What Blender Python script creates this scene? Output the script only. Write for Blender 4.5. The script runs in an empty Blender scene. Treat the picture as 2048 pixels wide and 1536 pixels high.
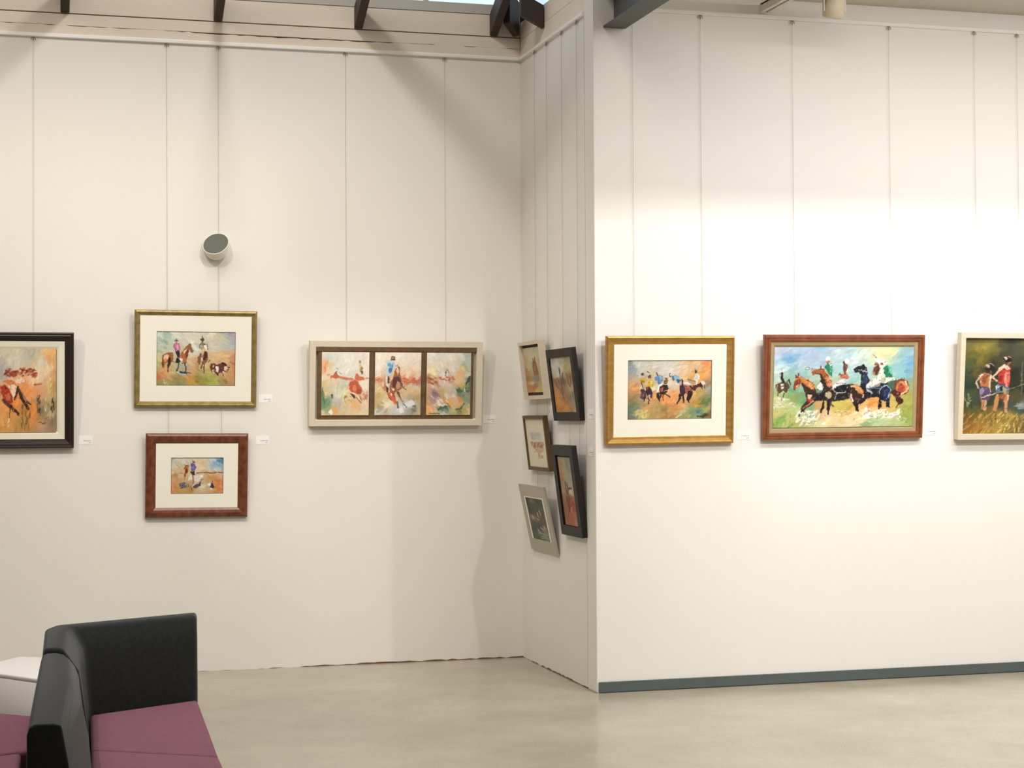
import bpy, bmesh, math, random
import numpy as np
from mathutils import Vector, Matrix
S = bpy.context.scene
COL = S.collection
rnd = random.Random(7)

# ------------------------------------------------------------------ camera
F = 3483.5
YAW, PIT, ROL = [math.radians(a) for a in (15.5475, .98237, -.30333)]
_fw = np.array([math.sin(YAW)*math.cos(PIT), math.cos(YAW)*math.cos(PIT), math.sin(PIT)])
_r = np.array([math.cos(YAW), -math.sin(YAW), 0]); _u = np.cross(_r, _fw)
RV = math.cos(ROL)*_r+math.sin(ROL)*_u; UV = -math.sin(ROL)*_r+math.cos(ROL)*_u
CP = np.array([0, 0, 1.6])
cam = bpy.data.objects.new('camera', bpy.data.cameras.new('camera')); COL.objects.link(cam)
cam.data.sensor_width = 36; cam.data.lens = F/2048*36; cam.data.clip_end = 100
cam.matrix_world = Matrix([[RV[0], UV[0], -_fw[0], CP[0]], [RV[1], UV[1], -_fw[1], CP[1]], [RV[2], UV[2], -_fw[2], CP[2]], [0, 0, 0, 1]])
S.camera = cam
def on(x, y, ax, val):            # where the sight line of a photo pixel meets a plane of the room
    d = _fw+RV*((x-1024)/F)+UV*((768-y)/F)
    return Vector(CP+d*((val-CP[ax])/d[ax]))

# ------------------------------------------------------------------ view, world, lights
S.view_settings.view_transform = 'Standard'; S.view_settings.look = 'None'
S.view_settings.gamma = 1; S.view_settings.use_curve_mapping = False
S.view_settings.exposure = 0.25
wd = bpy.data.worlds.new('sky'); S.world = wd; wd.use_nodes = True
wd.node_tree.nodes['Background'].inputs[0].default_value = (.80, .90, 1, 1)
wd.node_tree.nodes['Background'].inputs[1].default_value = 1.15

Y1, Y2, XS = 11.049, 9.4965, 3.142      # back-left wall, right wall, side wall
WARM, NEUT = (1, .945, .865), (1, .98, .945)
def spot(x, y, z, tx, ty, tz, power, col, size=75, blend=1, rad=.035):
    l = bpy.data.lights.new('spot_lamp', 'SPOT'); l.energy = power; l.color = col
    l.spot_size = math.radians(size); l.spot_blend = blend; l.shadow_soft_size = rad
    o = bpy.data.objects.new('spot_lamp', l); COL.objects.link(o); o.location = (x, y, z)
    o.rotation_euler = (Vector((tx, ty, tz))-Vector((x, y, z))).to_track_quat('-Z', 'Y').to_euler()
    return o
LIGHTS = [
 (-2.2, 8.2, 4.4, -1.2, Y1, 1.9, 143, WARM, 80, 1, .035),
 (.2, 8.2, 4.4, .2, Y1, 1.9, 108, WARM, 78, 1, .035),
 (1.9, 8.2, 4.4, 1.6, Y1, 1.9, 118, WARM, 78, 1, .035),
 (1.16, 8.4, 6.4, 1.3, Y1, 3.3, 138, NEUT, 90, 1, .12),
 (3.7, 6.0, 3.9, 3.9, Y2, .6, 128, NEUT, 96, .6, .05),
 (5.1, 6.0, 3.9, 5.1, Y2, .6, 128, NEUT, 90, .6, .05),
 (6.8, 6.0, 3.9, 6.9, Y2, .6, 130, NEUT, 84, .6, .05),
 (-1.3, 7.4, 6.2, .1, 6.9, .4, 280, NEUT, 50, 1, .06),
 (4.4, 7.3, 3.95, 4.9, 8.2, 0, 60, NEUT, 100, 1, .05),
 (-.9, 7.6, 4.6, XS, 10.3, .9, 190, WARM, 46, 1, .08),
]
for a in LIGHTS: spot(*a)
def area(x, y, z, sx, sy, power, col, rot=(0, 0, 0)):
    l = bpy.data.lights.new('area_fill_lamp', 'AREA'); l.shape = 'RECTANGLE'; l.size = sx; l.size_y = sy
    l.energy = power; l.color = col
    o = bpy.data.objects.new('area_fill_lamp', l); COL.objects.link(o); o.location = (x, y, z); o.rotation_euler = rot
area(-.5, 7.0, 6.6, 5, 3, 150, (1, .93, .84))
area(5.9, 7.7, 4.0, 5, .3, 104, (1, .97, .95), (math.radians(8), 0, 0))  # added wash fill lifting the upper right wall, no fixture behind it
area(5.5, 3.5, 4.0, 3, 2, 80, (1, .96, .92))  # added ambient fill below the low ceiling, not a fitted panel

# ------------------------------------------------------------------ materials
def s2l(c): return c/12.92 if c <= .04045 else ((c+.055)/1.055)**2.4
def hx(h): return tuple(s2l(int(h[i:i+2], 16)/255) for i in (0, 2, 4))
def mat(name, h, rough=.6, metal=0, var=0, vscale=8, stretch=(1, 1, 1), h2=None, bump=0, bscale=60, spec=.5, sheen=0, coat=0):
    m = bpy.data.materials.new(name); m.use_nodes = True; nt = m.node_tree; N = nt.nodes; L = nt.links
    b = N['Principled BSDF']; c = hx(h)
    b.inputs['Base Color'].default_value = (*c, 1); b.inputs['Roughness'].default_value = rough
    b.inputs['Metallic'].default_value = metal; b.inputs['Specular IOR Level'].default_value = spec
    if sheen: b.inputs['Sheen Weight'].default_value = sheen; b.inputs['Sheen Roughness'].default_value = .4
    if coat: b.inputs['Coat Weight'].default_value = coat; b.inputs['Coat Roughness'].default_value = .12
    tc = N.new('ShaderNodeTexCoord'); mp = N.new('ShaderNodeMapping'); mp.inputs['Scale'].default_value = stretch
    L.new(tc.outputs['Object'], mp.inputs[0])
    if var or h2:
        n = N.new('ShaderNodeTexNoise'); n.inputs['Scale'].default_value = vscale; n.inputs['Detail'].default_value = 5
        L.new(mp.outputs[0], n.inputs['Vector'])
        r = N.new('ShaderNodeValToRGB'); r.color_ramp.elements[0].position = .32; r.color_ramp.elements[1].position = .68
        c2 = hx(h2) if h2 else tuple(max(0, v*(1-var)) for v in c)
        r.color_ramp.elements[0].color = (*c2, 1); r.color_ramp.elements[1].color = (*c, 1)
        L.new(n.outputs[0], r.inputs[0]); L.new(r.outputs[0], b.inputs['Base Color'])
    if bump:
        n2 = N.new('ShaderNodeTexNoise'); n2.inputs['Scale'].default_value = bscale; n2.inputs['Detail'].default_value = 3
        L.new(mp.outputs[0], n2.inputs['Vector'])
        bp = N.new('ShaderNodeBump'); bp.inputs['Strength'].default_value = bump; bp.inputs['Distance'].default_value = .01
        L.new(n2.outputs[0], bp.inputs['Height']); L.new(bp.outputs[0], b.inputs['Normal'])
    return m
M = {}
M['wall'] = mat('painted_wall', 'E9E5DE', .75, var=.035, vscale=1.3, stretch=(1, 1, .5), bump=.06, bscale=9)
M['wall2'] = mat('painted_wall_right', 'ECE9E4', .75, var=.02, vscale=1.0, bump=.05, bscale=7)
M['board'] = mat('painted_board', 'E6DACB', .7, var=.06, vscale=3, stretch=(1, 1, 4), bump=.08, bscale=20)
M['strip'] = mat('painted_flashing', 'BEBBB2', .7, var=.08, vscale=3)
M['rail'] = mat('white_enamel_rail', 'F2F0EC', .35)
M['dark'] = mat('dark_cavity', '2A1B12', .9)
M['timber'] = mat('dark_stained_timber', '3E2E26', .6, var=.35, vscale=14, stretch=(6, .6, 6), bump=.3)
M['steel'] = mat('grey_painted_steel', '4E504B', .5, var=.08)
M['skirt'] = mat('grey_painted_skirting', '56605F', .45, var=.05)
M['ceil'] = mat('ceiling_paint', 'CFC9BE', .8, var=.04)
M['far'] = mat('back_room_paint', 'C4BFB6', .9)
M['charcoal'] = mat('charcoal_wool', '333737', .95, var=.2, vscale=60, bump=.25, bscale=400, spec=.1, sheen=.35)
M['plum'] = mat('plum_wool', '8E5D6C', .95, var=.12, vscale=50, bump=.25, bscale=400, spec=.1, sheen=.1)
M['white_lam'] = mat('white_laminate', 'F3F0EF', .4)
M['plinth'] = mat('black_plinth', '1A1A1A', .6)
M['track'] = mat('white_track', 'D8D2C6', .4)
M['lampcream'] = mat('cream_lamp_body', 'CFC3A6', .5)
M['wire'] = mat('steel_wire', 'C4C0B6', .4, metal=.3)
M['hook'] = mat('hanger_metal', '8F8A80', .4, metal=.5)
M['card'] = mat('white_card', 'F4F2F0', .6)
M['ink'] = mat('grey_ink', '8C8A8A', .7)
M['mount'] = mat('cream_mount_board', 'F1EDDF', .85)
M['backing'] = mat('backing_board', '8A7A62', .9)
M['gap'] = mat('shadow_gap_brown', '3A2A18', .8)
M['black_wood'] = mat('black_brown_wood', '271913', .42, var=.3, vscale=10, stretch=(4, 4, 4))
M['cream_liner'] = mat('cream_liner', 'E9E2CD', .6, var=.05)
M['antique_gold'] = mat('antique_gold', 'A08C58', .38, metal=.35, h2='84703F', vscale=22, bump=.15)
M['red_wood'] = mat('reddish_wood', '7E4426', .36, h2='55280F', vscale=9, stretch=(3, 1, 3), coat=.3)
M['brown_wood'] = mat('brown_moulded_wood', '8E5030', .4, h2='6E3A1E', vscale=8, stretch=(2, 1, 2), coat=.2)
M['cream_box'] = mat('limed_cream_wood', 'DACEB8', .6, var=.07, vscale=18, stretch=(1, 1, 5))
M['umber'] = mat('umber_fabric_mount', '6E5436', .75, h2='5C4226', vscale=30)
M['gold'] = mat('satin_gold', 'BF9550', .36, metal=.45, h2='A87C3A', vscale=16, stretch=(1, 1, 3))
M['taupe'] = mat('taupe_liner', 'A3906A', .8, var=.08, vscale=25)
M['blackfr'] = mat('black_stained_frame', '17120D', .6, var=.2)
M['brownfr'] = mat('thin_brown_frame', '5C4423', .5, var=.2)
M['greyfr'] = mat('pale_grey_frame', 'B3AB9B', .55, var=.05)
M['vent'] = mat('white_vent_plastic', 'EFE9DC', .5)
M['ventface'] = mat('grey_vent_face', '62655B', .7, var=.06, vscale=30)

def floor_mat():
    m = bpy.data.materials.new('polished_concrete'); m.use_nodes = True; nt = m.node_tree; N = nt.nodes; L = nt.links
    b = N['Principled BSDF']; b.inputs['Roughness'].default_value = .27; b.inputs['Specular IOR Level'].default_value = .5
    tc = N.new('ShaderNodeTexCoord')
    n = N.new('ShaderNodeTexNoise'); n.inputs['Scale'].default_value = 1.1; n.inputs['Detail'].default_value = 6; n.inputs['Roughness'].default_value = .6
    r = N.new('ShaderNodeValToRGB'); r.color_ramp.elements[0].position = .35; r.color_ramp.elements[1].position = .65
    r.color_ramp.elements[0].color = (*hx('958C78'), 1); r.color_ramp.elements[1].color = (*hx('AAA290'), 1)
    n2 = N.new('ShaderNodeTexNoise'); n2.inputs['Scale'].default_value = 90; n2.inputs['Detail'].default_value = 3
    mx = N.new('ShaderNodeMix'); mx.data_type = 'RGBA'; mx.blend_type = 'OVERLAY'; mx.inputs[0].default_value = .22
    v = N.new('ShaderNodeTexVoronoi'); v.inputs['Scale'].default_value = 26
    lt = N.new('ShaderNodeMath'); lt.operation = 'LESS_THAN'; lt.inputs[1].default_value = .075
    mx2 = N.new('ShaderNodeMix'); mx2.data_type = 'RGBA'; mx2.inputs[7].default_value = (*hx('C9C0AD'), 1)
    for t in (n, n2, v): L.new(tc.outputs['Object'], t.inputs['Vector'])
    L.new(n.outputs[0], r.inputs[0]); L.new(r.outputs[0], mx.inputs[6]); L.new(n2.outputs[0], mx.inputs[7])
    L.new(v.outputs['Distance'], lt.inputs[0]); L.new(lt.outputs[0], mx2.inputs[0]); L.new(mx.outputs[2], mx2.inputs[6])
    L.new(mx2.outputs[2], b.inputs['Base Color'])
    mr = N.new('ShaderNodeMapRange'); mr.inputs[3].default_value = .14; mr.inputs[4].default_value = .3
    L.new(n.outputs[0], mr.inputs[0]); L.new(mr.outputs[0], b.inputs['Roughness'])
    return m
M['floor'] = floor_mat()
def paint_mat():
    m = bpy.data.materials.new('oil_paint'); m.use_nodes = True; nt = m.node_tree; b = nt.nodes['Principled BSDF']
    a = nt.nodes.new('ShaderNodeAttribute'); a.attribute_name = 'paint'
    nt.links.new(a.outputs['Color'], b.inputs['Base Color']); b.inputs['Roughness'].default_value = .55
    b.inputs['Specular IOR Level'].default_value = .25
    return m
M['paint'] = paint_mat()
def glass_mat():
    m = bpy.data.materials.new('window_glass'); m.use_nodes = True; nt = m.node_tree; N = nt.nodes
    N.remove(N['Principled BSDF']); t = N.new('ShaderNodeBsdfTransparent'); g = N.new('ShaderNodeBsdfGlossy'); g.inputs['Roughness'].default_value = .05
    t.inputs[0].default_value = (.93, .97, 1, 1)
    x = N.new('ShaderNodeMixShader'); x.inputs[0].default_value = .08
    nt.links.new(t.outputs[0], x.inputs[1]); nt.links.new(g.outputs[0], x.inputs[2]); nt.links.new(x.outputs[0], N['Material Output'].inputs[0])
    return m
M['glass'] = glass_mat()

# ------------------------------------------------------------------ mesh helpers
def tag(o, label=None, cat=None, group=None, kind=None):
    for k, v in (('label', label), ('category', cat), ('group', group), ('kind', kind)):
        if v: o[k] = v
    return o
def link(name, bm, m, parent=None, smooth=False, loc=None):
    me = bpy.data.meshes.new(name); bmesh.ops.recalc_face_normals(bm, faces=bm.faces[:]); bm.to_mesh(me); bm.free()
    me.materials.append(M[m])
    if smooth:
        for p in me.polygons: p.use_smooth = True
    o = bpy.data.objects.new(name, me); COL.objects.link(o)
    if parent: o.parent = parent
    if loc: o.location = loc
    return o
def empty(name, loc=(0, 0, 0)):
    o = bpy.data.objects.new(name, None); COL.objects.link(o); o.location = loc; o.empty_display_size = .1
    return o
def box(bm, x0, x1, y0, y1, z0, z1):
    v = [bm.verts.new((x, y, z)) for z in (z0, z1) for y in (y0, y1) for x in (x0, x1)]
    for f in ((0, 1, 3, 2), (4, 6, 7, 5), (0, 4, 5, 1), (2, 3, 7, 6), (0, 2, 6, 4), (1, 5, 7, 3)):
        bm.faces.new([v[i] for i in f])
    return v
def bx(name, x0, x1, y0, y1, z0, z1, m, parent=None, bev=0):
    bm = bmesh.new(); box(bm, x0, x1, y0, y1, z0, z1)
    if bev: bmesh.ops.bevel(bm, geom=bm.edges[:], offset=bev, segments=2, profile=.5, affect='EDGES')
    return link(name, bm, m, parent)
def loft(bm, rings):               # rings: lists of (x,y,z), same count, closed
    vs = [[bm.verts.new(p) for p in r] for r in rings]; n = len(rings[0])
    for a, b in zip(vs, vs[1:]):
        for i in range(n): bm.faces.new((a[i], a[(i+1) % n], b[(i+1) % n], b[i]))
    bm.faces.new(vs[0][::-1]); bm.faces.new(vs[-1])
    return vs
def tube(bm, p, q, r, n=8, r2=None):
    p, q = Vector(p), Vector(q); d = (q-p).normalized(); a = d.orthogonal().normalized(); b = d.cross(a); r2 = r if r2 is None else r2
    loft(bm, [[c+(a*math.cos(2*math.pi*i/n)+b*math.sin(2*math.pi*i/n))*rr for i in range(n)] for c, rr in ((p, r), (q, r2))])
def struct(o): o['kind'] = 'structure'; return o

# ------------------------------------------------------------------ room shell
struct(bx('floor', -7.2, 10.2, -4.2, Y1+.3, -.2, 0, 'floor'))
struct(bx('wall_left', -7.2, XS+.3, Y1, Y1+.25, 0, 3.958, 'wall'))
struct(bx('wall_side', XS, XS+.3, Y2+.164, Y1, 0, 3.958, 'wall'))
struct(bx('wall_right', XS, 10.2, Y2, Y2+.164, 0, 4.5, 'wall2'))
struct(bx('wall_west', -7.2, -7.0, -4.2, Y1, 0, 7.0, 'far'))
struct(bx('wall_east', 10.0, 10.2, -4.2, Y2, 0, 7.0, 'far'))
struct(bx('wall_back', -7.2, 10.2, -4.2, -4.0, 0, 7.0, 'far'))
struct(bx('ceiling', -7.2, 10.2, -4.2, Y1+.3, 7.0, 7.2, 'ceil'))
struct(bx('ceiling_right', 3.275, 10.0, 2.0, Y2, 4.048, 4.2, 'ceil'))
struct(bx('light_baffle', 3.3, 10.0, 6.95, 7.05, 3.60, 4.048, 'ceil'))            # unseen baffle, added to keep spot light off the upper right wall
struct(bx('trim_1', XS-.004, XS-.0002, Y2, Y2+.165, 0.006, 6.9, 'wall'))       # end post of the side wall
struct(bx('baseboard_right', XS+.006, 10.0, Y2-.012, Y2, 0.004, .063, 'skirt', bev=.002))
bx('wall_groove', XS-.0045, XS-.001, Y2+.165, Y2+.170, .03, 3.93, 'strip').parent = bpy.data.objects['wall_side']

def ragged(name, along, x0, x1, z0, z1, face, thick, m, amp, seed):
    """board with an uneven top edge; along = 'x' (back-left wall) or 'y' (side wall)"""
    r = random.Random(seed); n = int((x1-x0)/.04); bm = bmesh.new(); prev = None
    ph = [r.uniform(0, 6) for _ in range(4)]
    for i in range(n+1):
        s = x0+(x1-x0)*i/n
        zt = z1-amp*max(0, .5+.5*math.sin(s*2.1+ph[0])*math.sin(s*.9+ph[1])+r.uniform(-.35, .35))
        pts = [(face, z0), (face, zt), (face+thick, zt), (face+thick, z0)]
        vs = [bm.verts.new((s, p[0], p[1]) if along == 'x' else (p[0], s, p[1])) for p in pts]
        if prev:
            for k in range(4): bm.faces.new((prev[k], prev[(k+1) % 4], vs[(k+1) % 4], vs[k]))
        else: bm.faces.new(vs[::-1])
        prev = vs
    bm.faces.new(prev)
    return struct(link(name, bm, m))
# above the rail of the back-left wall: plaster band, crack, boards, window
struct(bx('trim_2', -7.0, XS+.2, Y1+.03, Y1+.2, 3.958, 4.24, 'dark'))
ragged('trim_3', 'x', -7.0, XS, 3.957, 4.0145, Y1, .028, 'board', .010, 3)
struct(bx('trim_4', -7.0, XS, Y1+.003, Y1+.029, 4.0135, 4.083, 'board', bev=.001))
struct(bx('trim_5', -7.0, XS, Y1+.004, Y1+.029, 4.0905, 4.229, 'board', bev=.001))
struct(bx('trim_6', -7.0, XS, Y1+.012, Y1+.2, 4.236, 4.30, 'strip'))
wn = struct(bx('window_1', -7.0, XS+.2, Y1+.06, Y1+.068, 4.30, 6.2, 'glass'))
for i in range(12):
    x = -6.6+i*.9+.1
    bx('window_bar', x, x+.03, Y1+.03, Y1+.058, 4.30, 6.2, 'strip', wn)
struct(bx('wall_upper_left', -7.2, XS+.3, Y1, Y1+.25, 6.2, 7.0, 'board'))
# above the rail of the side wall
struct(bx('trim_7', XS+.03, XS+.25, Y2+.2, Y1+.0, 3.958, 4.19, 'dark'))
ragged('trim_8', 'y', Y2+.166, Y1, 3.957, 4.006, XS, .028, 'board', .004, 5)
struct(bx('trim_9', XS+.003, XS+.029, Y2+.166, Y1+.028, 4.003, 4.07, 'board'))
struct(bx('trim_10', XS+.004, XS+.029, Y2+.166, Y1+.028, 4.073, 4.187, 'board'))
struct(bx('window_2', XS+.06, XS+.068, Y2+.17, Y1, 4.187, 6.2, 'glass'))
struct(bx('wall_upper_side', XS, XS+.25, Y2+.17, Y1, 6.2, 7.0, 'board'))
struct(bx('wall_upper_right', 3.27, 3.45, -4.0, Y2+.2, 4.202, 7.0, 'ceil'))

def profile_rail(name, p, q, out, label):
    """slim picture rail: a lipped extrusion from p to q standing out along 'out'"""
    p, q, out = Vector(p), Vector(q), Vector(out)
    prof = [(0, 0), (.013, 0), (.013, .004), (.017, .004), (.017, .020), (.012, .026), (0, .026)]
    bm = bmesh.new(); loft(bm, [[c+out*a+Vector((0, 0, b)) for a, b in prof] for c in (p, q)])
    o = link(name, bm, 'rail'); return tag(o, label, 'picture rail')
profile_rail('picture_rail', (-7, Y1, 3.930), (XS-.018, Y1, 3.930), (0, -1, 0), 'white picture rail along the top of the back-left wall under the boards')
profile_rail('picture_rail', (XS, Y1-.0005, 3.928), (XS, Y2+.175, 3.928), (-1, 0, 0), 'short white picture rail on the narrow side wall in the corner')
profile_rail('picture_rail', (3.34, Y2, 3.929), (9.9, Y2, 3.929), (0, -1, 0), 'white picture rail high on the right wall under the low ceiling')

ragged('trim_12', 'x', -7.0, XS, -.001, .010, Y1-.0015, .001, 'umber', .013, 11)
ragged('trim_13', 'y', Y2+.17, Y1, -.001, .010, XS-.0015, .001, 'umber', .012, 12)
# ------------------------------------------------------------------ rafters and steel beam
PITCH = .5
def rafter(px, label, first=False):
    x = on(px, 50, 1, Y1).x; hw = .027; z0 = 4.087; d = .142; L = 3.6
    bm = bmesh.new()
    loft(bm, [[(x+s, Y1-.001-0, z0) if k == 0 else (x+s, Y1-.001, z0+d) if k == 1 else (x+s, Y1-L, z0+d+PITCH*L) if k == 2 else (x+s, Y1-L, z0+PITCH*L) for k in range(4)] for s in (-hw, hw)])
    bmesh.ops.bevel(bm, geom=bm.edges[:], offset=.003, segments=1, affect='EDGES')
    return tag(link('rafter', bm, 'timber'), label, 'rafter', None)
rafter(130, 'dark timber rafter end, leftmost above the back-left wall')
rafter(436, 'dark timber rafter end straight above the round wall vent')
rafter(716.5, 'dark timber rafter end above the three-panel picture')
rafter(987, 'dark timber rafter nearest the corner, beside the diagonal hip rafter')
def bar(bm, p, q, w, h):           # timber bar with plumb-cut ends, w wide (horizontal), h deep (vertical)
    p, q = Vector(p), Vector(q); d = (q-p); d.z = 0; s = d.normalized().cross(Vector((0, 0, 1)))*w/2
    loft(bm, [[c+s, c-s, c-s+Vector((0, 0, h)), c+s+Vector((0, 0, h))] for c in (p, q)])
bm = bmesh.new(); bar(bm, (XS-.035, Y1-.035, 4.085), (XS-.128, Y1-.128, 4.085+.065), .05, .225)
bmesh.ops.bevel(bm, geom=bm.edges[:], offset=.003, segments=1, affect='EDGES')
tag(link('hip_rafter', bm, 'timber'), 'short dark diagonal hip timber rising from the corner to the last rafter', 'rafter')
XJ = on(987, 50, 1, Y1).x+.029
bm = bmesh.new(); bar(bm, (XS-.002, 10.51, 4.032), (XJ, 10.51, 4.032+.5*(XS-XJ)), .045, .145)
bmesh.ops.bevel(bm, geom=bm.edges[:], offset=.003, segments=1, affect='EDGES')
tag(link('jack_rafter', bm, 'timber'), 'dark short rafter crossing in front of the hip rafter, ending at the side wall', 'rafter')

bm = bmesh.new()
x0, x1, zb = 3.199, 3.334, 3.8245; xw = 3.268
box(bm, x0, x1, 2.5, Y2-.001, zb, zb+.010)
box(bm, xw-.004, xw+.004, 2.5, Y2-.001, zb+.010, zb+.200)
box(bm, x0, x1, 2.5, Y2-.001, zb+.200, zb+.210)
tag(link('steel_beam', bm, 'steel'), 'dark grey steel I-beam running out from the top of the right wall', 'beam')

# ------------------------------------------------------------------ wall vent (ball with a slanted grey face)
c = on(431, 497, 1, Y1); c.y = Y1
vt = empty('wall_vent', c); tag(vt, 'round white wall vent with slanted dark grey face above the left pictures', 'vent')
nrm = Vector((-.34, -.76, .54)).normalized(); cc = Vector((-.004, -.062, .022)); hcut = 0; rr = .083
a = nrm.orthogonal().normalized()
a = Vector((1, 0, 0)); a = (a-nrm*a.dot(nrm)).normalized(); b2 = a.cross(nrm)
if b2.z < 0: b2 = -b2
n = 48; R_ = []
for k in range(7):
    q = k/6; R_.append([(1-q)*Vector((.068*math.cos(2*math.pi*i/n)+.004, 0, .068*math.sin(2*math.pi*i/n)-.008))+q*(cc+(a*math.cos(2*math.pi*i/n)+b2*math.sin(2*math.pi*i/n))*rr)-Vector((0, .014*math.sin(math.pi*q), .010*math.sin(math.pi*q))) for i in range(n)])
bm = bmesh.new(); loft(bm, R_); link('housing', bm, 'vent', vt, True)
for p in bpy.data.objects['housing'].data.polygons: p.use_smooth = len(p.vertices) == 4
bm = bmesh.new(); tube(bm, cc+nrm*.0005, cc+nrm*.003, rr-.001, 40)
g = link('face', bm, 'ventface', vt)
bm = bmesh.new()
prof = [(rr-.003, .001), (rr-.003, .005), (rr+.001, .004), (rr+.001, -.002)]
vs = [[bm.verts.new(cc+nrm*h+(a*math.cos(2*math.pi*i/n)+b2*math.sin(2*math.pi*i/n))*q) for q, h in prof] for i in range(n)]
for i in range(n):
    for k in range(4): bm.faces.new((vs[i][k], vs[i][(k+1) % 4], vs[(i+1) % n][(k+1) % 4], vs[(i+1) % n][k]))
link('rim', bm, 'vent', vt, True)

# ------------------------------------------------------------------ painting engine: strokes rasterised to a colour grid
def smooth_noise(H, W, gy, gx, rs):
    g = rs.rand(gy+2, gx+2); y = np.linspace(0, gy, H); x = np.linspace(0, gx, W)
    yi = y.astype(int); xi = x.astype(int); fy = (y-yi)[:, None]; fx = (x-xi)[None, :]
    fy = fy*fy*(3-2*fy); fx = fx*fx*(3-2*fx)
    return (g[yi][:, xi]*(1-fy)*(1-fx)+g[yi+1][:, xi]*fy*(1-fx)+g[yi][:, xi+1]*(1-fy)*fx+g[yi+1][:, xi+1]*fy*fx)-.5
def rgb(h): return np.array([int(h[i:i+2], 16)/255 for i in (0, 2, 4)])
def raster(art, W, H, seed=1):
    x0, y0, x1, y1 = art['rect']; rs = np.random.RandomState(seed)
    ux = (x1-x0)/(W-1); uy = (y1-y0)/(H-1)
    X, Y = np.meshgrid(x0+np.arange(W)*ux, y0+np.arange(H)*uy)
    span = x1-x0
    wp = span*art.get('warp', .05)
    WX = X+wp*smooth_noise(H, W, 9, 12, rs)+wp*.6*smooth_noise(H, W, 24, 30, rs); WY = Y+wp*smooth_noise(H, W, 9, 12, rs)+wp*.6*smooth_noise(H, W, 24, 30, rs)
    bg = art['bg']; acc = np.zeros((H, W, 3)); ws = np.zeros((H, W))
    for bx_, by_, h in bg:
        w = 1/((WX-bx_)**2+(WY-by_)**2+(span*.02)**2)**1.6
        acc += w[..., None]*rgb(h); ws += w
    img = acc/ws[..., None]
    def dab(cx, cy, L, Wd, ang, col, al=.8):
        i0 = max(0, int((cy-L-y0)/uy)); i1 = min(H, int((cy+L-y0)/uy)+2); j0 = max(0, int((cx-L-x0)/ux)); j1 = min(W, int((cx+L-x0)/ux)+2)
        if i1 <= i0 or j1 <= j0: return
        dx = X[i0:i1, j0:j1]-cx; dy = Y[i0:i1, j0:j1]-cy; c, s = math.cos(ang), math.sin(ang)
        q = ((dx*c+dy*s)/L)**2+((-dx*s+dy*c)/Wd)**2
        a = np.clip((1-q)*2.2, 0, 1)[..., None]*al
        img[i0:i1, j0:j1] = img[i0:i1, j0:j1]*(1-a)+col*a
    def dabs(n, xa, ya, xb, yb, L, Wd, ang, jit, col=None, spread=.7, al=.8):
        for _ in range(n):
            cx, cy = rs.uniform(xa, xb), rs.uniform(ya, yb)
            if col is None:
                i = min(H-1, max(0, int((cy-y0)/uy))); j = min(W-1, max(0, int((cx-x0)/ux))); c = img[i, j].copy()
            else: c = col.copy()
            c = np.clip(c*(1+rs.uniform(-jit, jit)*.8)+rs.uniform(-jit, jit, 3)*.15, 0, 1)
            dab(cx, cy, L*rs.uniform(.6, 1.3), Wd*rs.uniform(.6, 1.4), ang+rs.uniform(-spread, spread), c, al)
    k = art.get('dab', .035)*span
    dabs(art.get('n', 900), x0, y0, x1, y1, k, k*.3, art.get('ang', -.5), art.get('jit', .10))
    fw = span*art.get('fw', .006)
    FX = X+fw*2*smooth_noise(H, W, 40, 60, rs); FY = Y+fw*2*smooth_noise(H, W, 40, 60, rs)
    def poly(pts, col, al=.95):
        P = np.array(pts, float).reshape(-1, 2); inside = np.zeros((H, W), bool); n = len(P)
        for i in range(n):
            ax, ay = P[i]; bx, by = P[(i+1) % n]
            if ay == by: continue
            cnd = ((ay > FY) != (by > FY)) & (FX < (bx-ax)*(FY-ay)/(by-ay)+ax); inside ^= cnd
        img[inside] = img[inside]*(1-al)+col*al
    def line(pts, w, col, al=.95):
        P = np.array(pts, float).reshape(-1, 2)
        for i in range(len(P)-1):
            a, b = P[i], P[i+1]; d = b-a; L2 = max(1e-6, (d**2).sum())
            t = np.clip(((FX-a[0])*d[0]+(FY-a[1])*d[1])/L2, 0, 1)
            ds = np.hypot(FX-a[0]-t*d[0], FY-a[1]-t*d[1]); al_ = (np.clip((w/2-ds)/(w*.18)+.5, 0, 1)*al)[..., None]
            img[:] = img*(1-al_)+col*al_
    base = img.copy()
    for op in art['ops']:
        t = op[0]; col = rgb(op[1]) if isinstance(op[1], str) else None
        if t == 'p': poly(op[2], col)
        elif t == 'l': line(op[3], op[2], col)
        elif t == 'e':
            cx, cy, rx, ry = op[2:6]; an = op[6] if len(op) > 6 else 0
            th = np.linspace(0, 2*math.pi, 17)[:-1]
            poly([v for q in th for v in (cx+rx*math.cos(q)*math.cos(an)-ry*math.sin(q)*math.sin(an), cy+rx*math.cos(q)*math.sin(an)+ry*math.sin(q)*math.cos(an))], col)
        elif t == 'd':               # ('d', colour, n, x0,y0,x1,y1, length, width, angle)
            dabs(op[2], *op[3:7], op[7], op[8], op[9], .10, col, .5)
    k2 = k*.32
    dabs(art.get('n2', 500), x0, y0, x1, y1, k2, k2*.35, art.get('ang', -.5), .055, None, 1.2, .4)
    fig = np.argwhere(np.abs(img-base).sum(-1) > .22)          # broken strokes inside the figures
    ks = span*art.get('fs', .0085)
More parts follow.
